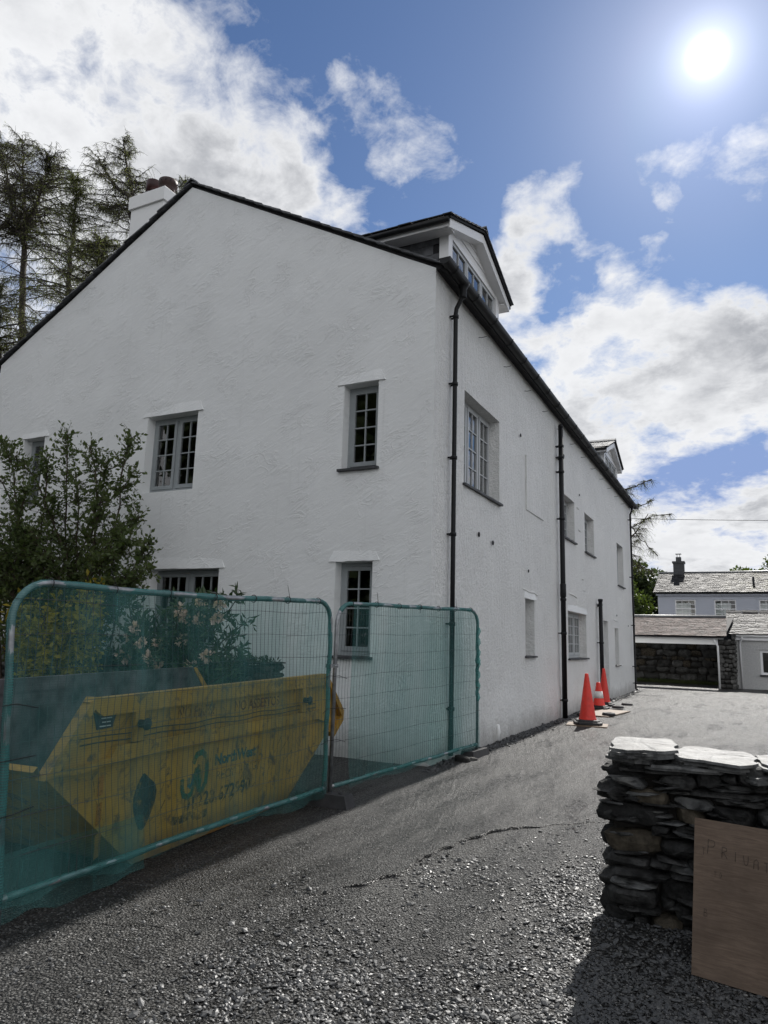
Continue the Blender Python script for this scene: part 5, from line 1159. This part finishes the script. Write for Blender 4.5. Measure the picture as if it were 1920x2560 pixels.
# larch at the far end of the house: limbs reach out past the corner
YR = 26.; tb = np.array([-3.2, YR, 0.])
larch('larch with drooping limbs reaching past the far corner of the house', [([(-3.2, YR, -.1), (-3.1, YR, 4.), (-3., YR, 7.), (-2.9, YR, 8.2)], .24), ([(-3.1, YR, 5.6), (1560, 1370), (1580, 1340), (1620, 1285)], .10), ([(-3.1, YR, 8.), (1545, 1230), (1590, 1215), (1630, 1198)], .06), ([(-3.1, YR, 4.2), (1560, 1300), (1600, 1345), (1645, 1390)], .05), ([(-3.1, YR, 7.), (1560, 1330), (1630, 1290), (1680, 1285)], .05), ([(-3.1, YR, 3.), (1560, 1380), (1590, 1410), (1630, 1430)], .05), ([(-3.1, YR, 8.), (1550, 1270), (1600, 1265), (1635, 1250)], .05)], YR, (-3.2, YR), 29, .75, 15, 3600, 'larch_fresh', low=.2, droop=1.0, zmin=2.5, size=.075, rt=.6)

# ------------------------------------------------------------------ broad-leaved trees
def leafy(name, label, cat, loc, h, rx, rz, nleaf, size, mat, seed, trunk=True, group=None):
    root = empty(name, loc); tag(root, label, cat, group); r2 = random.Random(seed); b = MB(); c0 = h-rz
    b.tube([(0, 0, -.1), (r2.uniform(-.1, .1), 0, h*.3), (r2.uniform(-.2, .2), 0, h*.6)], [.05*h*.5, .035*h*.5, .02*h*.5], 7)
    cl = []
    for k in range(26):
        a_ = r2.uniform(0, 2*math.pi); z = r2.uniform(-1, 1); q = math.sqrt(1-z*z)*r2.uniform(.35, 1.); cl.append((q*math.cos(a_)*rx*.8, q*math.sin(a_)*rx*.8, c0+z*rz*.8, r2.uniform(.25, .5)*rx))
        if k < 12: b.tube([(0, 0, h*.35), (cl[-1][0]*.5, cl[-1][1]*.5, (h*.35+cl[-1][2])/2+.2), cl[-1][:3]], [.02*h*.4, .012*h*.4, .004*h*.4], 5, False)
    b.obj('trunk', 'bark', root); cl = np.array(cl); pick = RNG.integers(0, len(cl), nleaf); d = RNG.normal(0, 1, (nleaf, 3)); d /= np.linalg.norm(d, axis=1)[:, None]
    P = cl[pick, :3]+d*cl[pick, 3:4]*RNG.uniform(.55, 1.08, (nleaf, 1)); P[:, 2] = np.maximum(P[:, 2], .15)
    leaf_cloud('crown', P, d, size, mat, root, .7, .1, 1.2); return root
leafy('bush_tree', 'dark rounded evergreen tree above the carport roof', 'tree', (-3.6, 52., 0), 8.3, 2.6, 2.6, 14000, .28, 'leaf_behind', 1)
leafy('bush_tree', 'light green bushy tree between house corner and grey house', 'tree', (-3.9, 44., 0), 6.2, 2.6, 2.8, 14000, .24, 'leaf_far', 2)
leafy('bush_tree', 'green tree on the slope above the mossy grey house roof', 'tree', (9.5, 66, 5.2), 5.6, 3.8, 2.4, 9000, .3, 'leaf_far', 3)
leafy('bush_tree', 'small treetop peeping over the grey house ridge', 'tree', (3.6, 70, 5.0), 4.4, 2.2, 1.8, 5000, .26, 'leaf_far', 4)
# woodland edge at the photographer's back, seen in the gable windows
for k, (x, y, h, r, lab) in enumerate(((-12, -24, 17, 5.5, 'broad leafy tree facing the gable between tallest tree and drive'), (-19.5, -27, 20, 6, 'tallest leafy tree of the woodland edge facing the gable'), (-5, -30, 18, 5.5, 'leafy tree facing the gable nearest the drive'), (-27.5, -26, 18, 5.5, 'rounded leafy tree facing the gable past the tallest tree'), (-35, -22, 17, 5.5, 'leafy tree at the garden end of the woodland edge'))):
    leafy('woodland_tree', lab, 'tree', (x, y, 0), h, r, h*.47, 16000, .6, 'leaf_behind', 20+k, group='woodland edge facing the gable')

# hill far behind
V, F = [], []; n1, n2 = 60, 24
for i in range(n1):
    for j in range(n2):
        x = -60+i*150/(n1-1); y = 62+j*120/(n2-1); rise = max(0, (y-62)/120)
        z = -.5+17*min(1, rise*1.6)*(.35+.65*sstep(2, 45, np.float64(x)))+2.2*mnoise.noise((x*.06, y*.06, 0))*min(1, rise*4); V.append((x, y, z))
for i in range(n1-1):
    for j in range(n2-1): a_ = i*n2+j; F.append((a_, a_+n2, a_+n2+1, a_+1))
hl = np_mesh('hill', V, F, 'grass', None, True); tag(hl, kind='structure')

# ------------------------------------------------------------------ neighbours
def slate_field(name, mat, parent, org, along, upv, length, height, expo, wid, seed, tilt=.02, th=.012, gap=.012, jit=.02):
    r2 = random.Random(seed); A = Vector(along).normalized(); U = Vector(upv).normalized(); N = A.cross(U); N = N if N.z > 0 else -N; q = MB(); s = 0; row = 0; O_ = Vector(org)
    while s < height-.02:
        x = -wid*.5*(row % 2)*.9
        while x < length:
            w_ = wid*r2.uniform(.7, 1.3); x0, x1 = max(0, x), min(length, x+w_-gap); s1 = min(s+expo*1.35, height)
            if x1-x0 > .03:
                h0 = tilt+r2.uniform(0, .3)*tilt; h0b = h0+r2.uniform(-.18, .18)*tilt; j = r2.uniform(-1, 1)*jit
                pts = [O_+A*x0+U*(s+j)+N*h0, O_+A*x1+U*(s+j)+N*h0b, O_+A*x1+U*s1+N*.004, O_+A*x0+U*s1+N*.004]; pts += [p+N*th for p in pts]
                q.add(pts, [(4, 5, 6, 7), (0, 1, 5, 4), (0, 4, 7, 3), (1, 2, 6, 5)])
            x += w_
        s += expo; row += 1
    o = q.obj(name, mat, parent); o['kind'] = 'stuff'; return o
def ex_moss(t, P, pos, c):
    sx = t.node('ShaderNodeSeparateXYZ'); t.l.new(pos, sx.inputs[0]); right = t.rng(sx.outputs[0], 1.5, 5.5, 0, .8)
    ms = t.math('MULTIPLY', t.rng(t.noise(pos, 2.2, 7, .7), .46, .6, 0, 1), right)
    t.l.new(t.mix(ms, c, (.10, .095, .025)), P.inputs['Base Color'])
pmat('slate_moss', (.040, .040, .042), .6, .7, 5., spec=.16, extra=ex_moss, bump=.4, bs=9, bd=.02)
pmat('slate_brown', (.105, .076, .068), .7, .5, 4., spec=.12, bump=.4, bs=9, bd=.02)
pmat('slate_grey', (.036, .036, .039), .6, .6, 5., spec=.14, bump=.4, bs=9, bd=.02)
# carport with stone back wall
YC = 24.4
cp = empty('carport', (0, YC, 0)); tag(cp, 'open carport with brown slate roof and white beam', 'outbuilding')
zg_, zrg = 2.12, 2.98; xa, xb = -3.5, 2.98; dpt = 2.0
b = MB(); b.box((xa, -.02, 1.80), (xb-.22, .10, 2.06)); b.obj('front_beam', 'white_paint', cp)
b = MB(); b.tube([(xa, -.12, 2.09), (xb, -.12, 2.07)], .045, 10); b.obj('gutter', 'white_upvc', cp)
ps = b = MB(); b.tube([(2.62, -.10, 2.05), (2.66, -.08, 1.9), (2.75, -.02, 1.75), (2.75, -.02, .0)], .04, 10); b.obj('post', 'white_upvc', cp)
b = MB(); b.add([(xa, -.2, zg_-.02), (xb+.02, -.2, zg_-.02), (xb+.40, dpt, zrg), (xa, dpt, zrg), (xa, -.2, zg_-.06), (xb+.02, -.2, zg_-.06), (xb+.40, dpt, zrg-.06), (xa, dpt, zrg-.06)], [(0, 1, 2, 3), (7, 6, 5, 4), (0, 4, 5, 1), (1, 5, 6, 2), (2, 6, 7, 3)]); b.obj('roof_deck', 'dark_boards', cp)
slate_field('roof_slates', 'slate_brown', cp, (xa, -.22, zg_), (1, 0, 0), (0, dpt+.2, zrg-zg_), xb-xa+.12, math.hypot(dpt+.2, zrg-zg_), .15, .30, 3, .026, .016, .012, .02)
b = MB(); b.tube([(xa, dpt+.02, zrg+.04), (xb+.1, dpt+.02, zrg+.04)], .09, 8); b.obj('ridge', 'lead', cp)
cw_ = empty('stone_back_wall', (0, YC+3.4, 0)); tag(cw_, 'dark rubble stone wall at the back of the carport', 'wall'); cwo = Vector((0, YC+3.4, 0))
b = MB(); b.box((-4, 0, 0), (4, .3, 2.9)); b.obj('wall_core', 'earth', cw_)
fill_stones(-1.8, 3.0, .1, 2.3, YC+3.38, cw_, cwo, 51, .12, .36, (.9, 2.1), ['stone_far', 'stone_far', 'stone_brown'], 2, .2)
sp_ = empty('stone_pier', (3.0, YC+1.2, 0)); tag(sp_, 'stone pier carrying the carport roof beside the bungalow', 'pier'); spo = Vector((3.0, YC+1.2, 0))
b = MB(); b.box((-.22, -1.0, 0), (.36, 2.3, 1.9)); b.add([(.36, -1., 1.9), (-.22, -1., 1.9), (-.22, 2.3, 2.9), (.36, 2.3, 2.9), (.36, 2.3, 1.9), (-.22, 2.3, 1.9)], [(0, 3, 2, 1), (0, 4, 3), (1, 2, 5), (3, 4, 5, 2)]); b.obj('core', 'earth', sp_)
fill_stones(2.76, 3.36, .0, 2.0, YC+.18, sp_, spo, 61, .14, .24, (1., 1.5), ['stone_far'], 2, .16)
fill_stones(YC+.1, YC+3.3, .0, 2.25, 3.36, sp_, spo, 62, .14, .26, (1., 1.8), ['stone_far'], 2, .16, 'y')
gp = np.stack([RNG.uniform(-2.5, 2.6, 2500), RNG.uniform(YC+2.4, YC+3.3, 2500), np.zeros(2500)+.01], -1); gs = leaf_cloud('grass', gp, np.tile([0, 0, 1.], (2500, 1)), .14, 'grass', None, .5, 0, .3); tag(gs, 'grass growing at the foot of the carport back wall', 'grass', kind='stuff')
# bungalow on the right
bg_ = empty('bungalow', (3.4, YC+.5, 0)); tag(bg_, 'pebbledashed bungalow with grey slate roof beside the carport', 'house')
fb = .35
wl = empty('front_wall', (0, 0, 0), 0, bg_)
wx0, wx1, wz0, wz1 = .92, 2.6, .62, 1.62
for lo, hi in (((-.02, -.05), (wx0, 2.16)), ((wx1, -.05), (9, 2.16)), ((wx0, -.05), (wx1, wz0)), ((wx0, wz1), (wx1, 2.16))):
    q = MB(); q.box((lo[0], fb, lo[1]), (hi[0], fb+.25, hi[1])); q.obj('wall_piece', 'pebble_dash', wl)
q = MB(); q.box((-.02, fb+.26, -.05), (9, 6, 2.1)); q.obj('interior_mass', 'interior', bg_)
q = MB()
for lo, hi in (((wx0, wz0), (wx0+.09, wz1)), ((wx1-.09, wz0), (wx1, wz1)), ((wx0+.09, wz0), (wx1-.09, wz0+.09)), ((wx0+.09, wz1-.09), (wx1-.09, wz1))): q.box((lo[0], fb+.06, lo[1]), (hi[0], fb+.16, hi[1]))
wf = q.obj('window', 'white_upvc', bg_); q = MB(); q.add([(wx0+.08, fb+.1, wz0+.08), (wx1-.08, fb+.1, wz0+.08), (wx1-.08, fb+.1, wz1-.08), (wx0+.08, fb+.1, wz1-.08)], [(0, 1, 2, 3)]); q.obj('pane', 'glass', wf)
q = MB(); q.box((wx0-.05, fb-.07, wz0-.07), (wx1+.05, fb+.05, wz0-.005)); q.obj('sill', 'slate_sill', wf)
q = MB(); q.box((wx0-.12, fb-.02, wz1+.03), (wx1+.05, fb+.02, wz1+.06)); q.obj('drip', 'pebble_dash', wf)
q = MB(); q.box((-.06, fb-.10, 2.02), (9, fb-.04, 2.17)); q.obj('fascia', 'white_upvc', bg_)
q = MB(); q.tube([(-.1, fb-.16, 2.2), (9, fb-.16, 2.19)], .05, 10); q.obj('gutter', 'white_upvc', bg_)
q = MB(); q.tube([(.28, fb-.16, 2.18), (.28, fb-.16, 2.08), (.20, fb-.06, 1.95), (.18, fb-.05, 1.8), (.2, fb-.05, 0)], .036, 10); q.obj('downpipe', 'white_upvc', bg_)
q = MB(); q.add([(-.28, fb-.2, 2.23), (9, fb-.2, 2.23), (9, fb+2.2, 3.24), (-.28, fb+2.2, 3.24), (-.28, fb-.2, 2.19), (9, fb-.2, 2.19), (9, fb+2.2, 3.2), (-.28, fb+2.2, 3.2)], [(0, 1, 2, 3), (7, 6, 5, 4), (0, 4, 5, 1), (0, 3, 7, 4)]); q.obj('roof_deck', 'dark_boards', bg_)
slate_field('roof_slates', 'slate_grey', bg_, (-.32, fb-.23, 2.24), (1, 0, 0), (0, 2.4, 1.01), 6, math.hypot(2.4, 1.01), .15, .30, 4, .034, .02, .015, .02)
for k in range(9):
    q = MB(); q.prism([(-.14, -.05), (0, .05), (.14, -.05), (.14, -.02), (0, .08), (-.14, -.02)], -.32+k*.66, -.32+k*.66+.64, lambda a_, c_, e_: (e_, fb+2.2+a_, 3.3+c_+.02*(k % 2))); q.obj('ridge_tile', 'slate_grey', bg_)
# grey two-storey house behind
YH = 41.2
gh = empty('grey_house', (-1.2, YH, 0)); tag(gh, 'pale grey two storey house with mossy slate roof beyond the carport', 'house')
ghx = 14
opn = []
for (ua, ub) in ((1687, 1739), (1785, 1840), (1897, 1950)):
    p0, p1 = on(ua, 1498, 1, YH), on(ub, 1498, 1, YH); opn.append((p0[0]+1.2, p1[0]+1.2, 3.55, 4.72))
q = MB(); xs = [0]+[e for o_ in opn for e in o_[:2]]+[ghx]
gwl = empty('front_wall', (0, 0, 0), 0, gh)
for i in range(0, len(xs)-1):
    a_, c_ = xs[i], xs[i+1]
    if i % 2 == 0: q = MB(); q.box((a_, 0, 0), (c_, .25, 5.1)); q.obj('wall_piece', 'house_grey', gwl)
    else:
        q = MB(); q.box((a_, 0, 0), (c_, .25, 3.55)); q.box((a_, 0.0, 4.72), (c_, .25, 5.1)); q.obj('wall_piece', 'house_grey', gwl)
q = MB(); q.box((.02, .4, 0), (ghx, 8.5, 5.0)); q.obj('interior_mass', 'interior', gh)
q = MB(); q.add([(0, .25, 0), (0, 8.5, 0), (0, 8.5, 5.1), (0, 4.3, 6.75), (0, .25, 5.1)], [(0, 1, 2, 3, 4)]); q.obj('side_wall', 'house_grey', gh)
for (a_, c_, z0, z1) in opn:
    q = MB(); t_ = .07
    for lo, hi in (((a_, z0), (a_+t_, z1)), ((c_-t_, z0), (c_, z1)), ((a_+t_, z0), (c_-t_, z0+t_)), ((a_+t_, z1-t_), (c_-t_, z1)), ((a_+t_, (z0+z1)/2-.03), (c_-t_, (z0+z1)/2+.03))): q.box((lo[0], .04, lo[1]), (hi[0], .13, hi[1]))
    for k in (1, 2): xx = a_+(c_-a_)*k/3; q.box((xx-.012, .06, z0+t_), (xx+.012, .1, z1-t_))
    for zq in ((z0*3+z1)/4, (z0+z1*3)/4): q.box((a_+t_, .061, zq-.012), (c_-t_, .099, zq+.012))
    w1 = q.obj('window', 'white_upvc', gh); q = MB(); q.add([(a_+.06, .08, z0+.06), (c_-.06, .08, z0+.06), (c_-.06, .08, z1-.06), (a_+.06, .08, z1-.06)], [(0, 1, 2, 3)]); q.obj('pane', 'glass', w1)
    q = MB(); q.box((a_+.06, .2, z0+.06), (c_-.3, .22, z1-.2)); q.obj('blind', 'white_paint', w1)
    q = MB(); 
    for lo, hi in (((a_-.12, z0), (a_-.003, z1+.12)), ((c_+.003, z0), (c_+.12, z1+.12)), ((a_-.003, z1+.003), (c_+.003, z1+.12))): q.box((lo[0], -.025, lo[1]), (hi[0], -.003, hi[1]))
    q.obj('surround', 'house_grey', w1)
q = MB(); q.box((-.1, -.14, 4.98), (ghx, -.02, 5.10)); q.obj('fascia', 'house_grey', gh)
q = MB(); q.tube([(-.2, -.2, 5.16), (ghx, -.2, 5.16)], .05, 8); q.obj('gutter', 'gutter_black', gh)
q = MB(); q.add([(-.22, -.22, 5.14), (ghx, -.22, 5.14), (ghx, 4.3, 6.80), (-.22, 4.3, 6.80), (-.22, -.22, 5.08), (ghx, -.22, 5.08), (ghx, 4.3, 6.74), (-.22, 4.3, 6.74)], [(0, 1, 2, 3), (7, 6, 5, 4), (0, 4, 5, 1), (0, 3, 7, 4)]); q.obj('roof_deck', 'dark_boards', gh)
slate_field('roof_slates', 'slate_moss', gh, (-.25, -.25, 5.15), (1, 0, 0), (0, 4.52, 1.66), 10, math.hypot(4.52, 1.66), .20, .36, 6, .04, .024, .018, .035)
q = MB(); q.tube([(-.25, 4.32, 6.86), (ghx, 4.32, 6.86)], .11, 8); q.obj('ridge', 'lead', gh)
q = MB(); q.box((.72, 3.9, 6.2), (1.42, 4.7, 7.55)); q.box((.66, 3.84, 7.551), (1.48, 4.76, 7.68)); q.box((.9, 4.1, 7.681), (1.24, 4.5, 8.0)); q.tube([(.98, 4.3, 8.), (.98, 4.3, 8.22)], .02, 6); q.tube([(1.16, 4.3, 8.), (1.16, 4.3, 8.22)], .02, 6); q.box((.88, 4.1, 8.221), (1.26, 4.5, 8.245)); q.obj('chimney', 'slate_sill', gh)
pv = on(1884, 1460, 1, YH+1.6); q = MB(); q.tube([(pv[0]+1.2, 1.5, 5.4), (pv[0]+1.2, 1.5, pv[2]+.45)], .07, 8); q.obj('vent_pipe', 'gutter_black', gh)
# overhead cable
c0, c1 = on(1560, 1296, 1, 30.), on(2100, 1302, 1, 30.); cb = MB(); cb.tube([(c0[0]+(c1[0]-c0[0])*k/12, 30., c0[2]+(c1[2]-c0[2])*k/12-.03*math.sin(math.pi*k/12)) for k in range(13)], .014, 5); o = cb.obj('overhead_cable', 'wire_dark'); tag(o, 'thin overhead cable strung across above the grey house', 'cable')
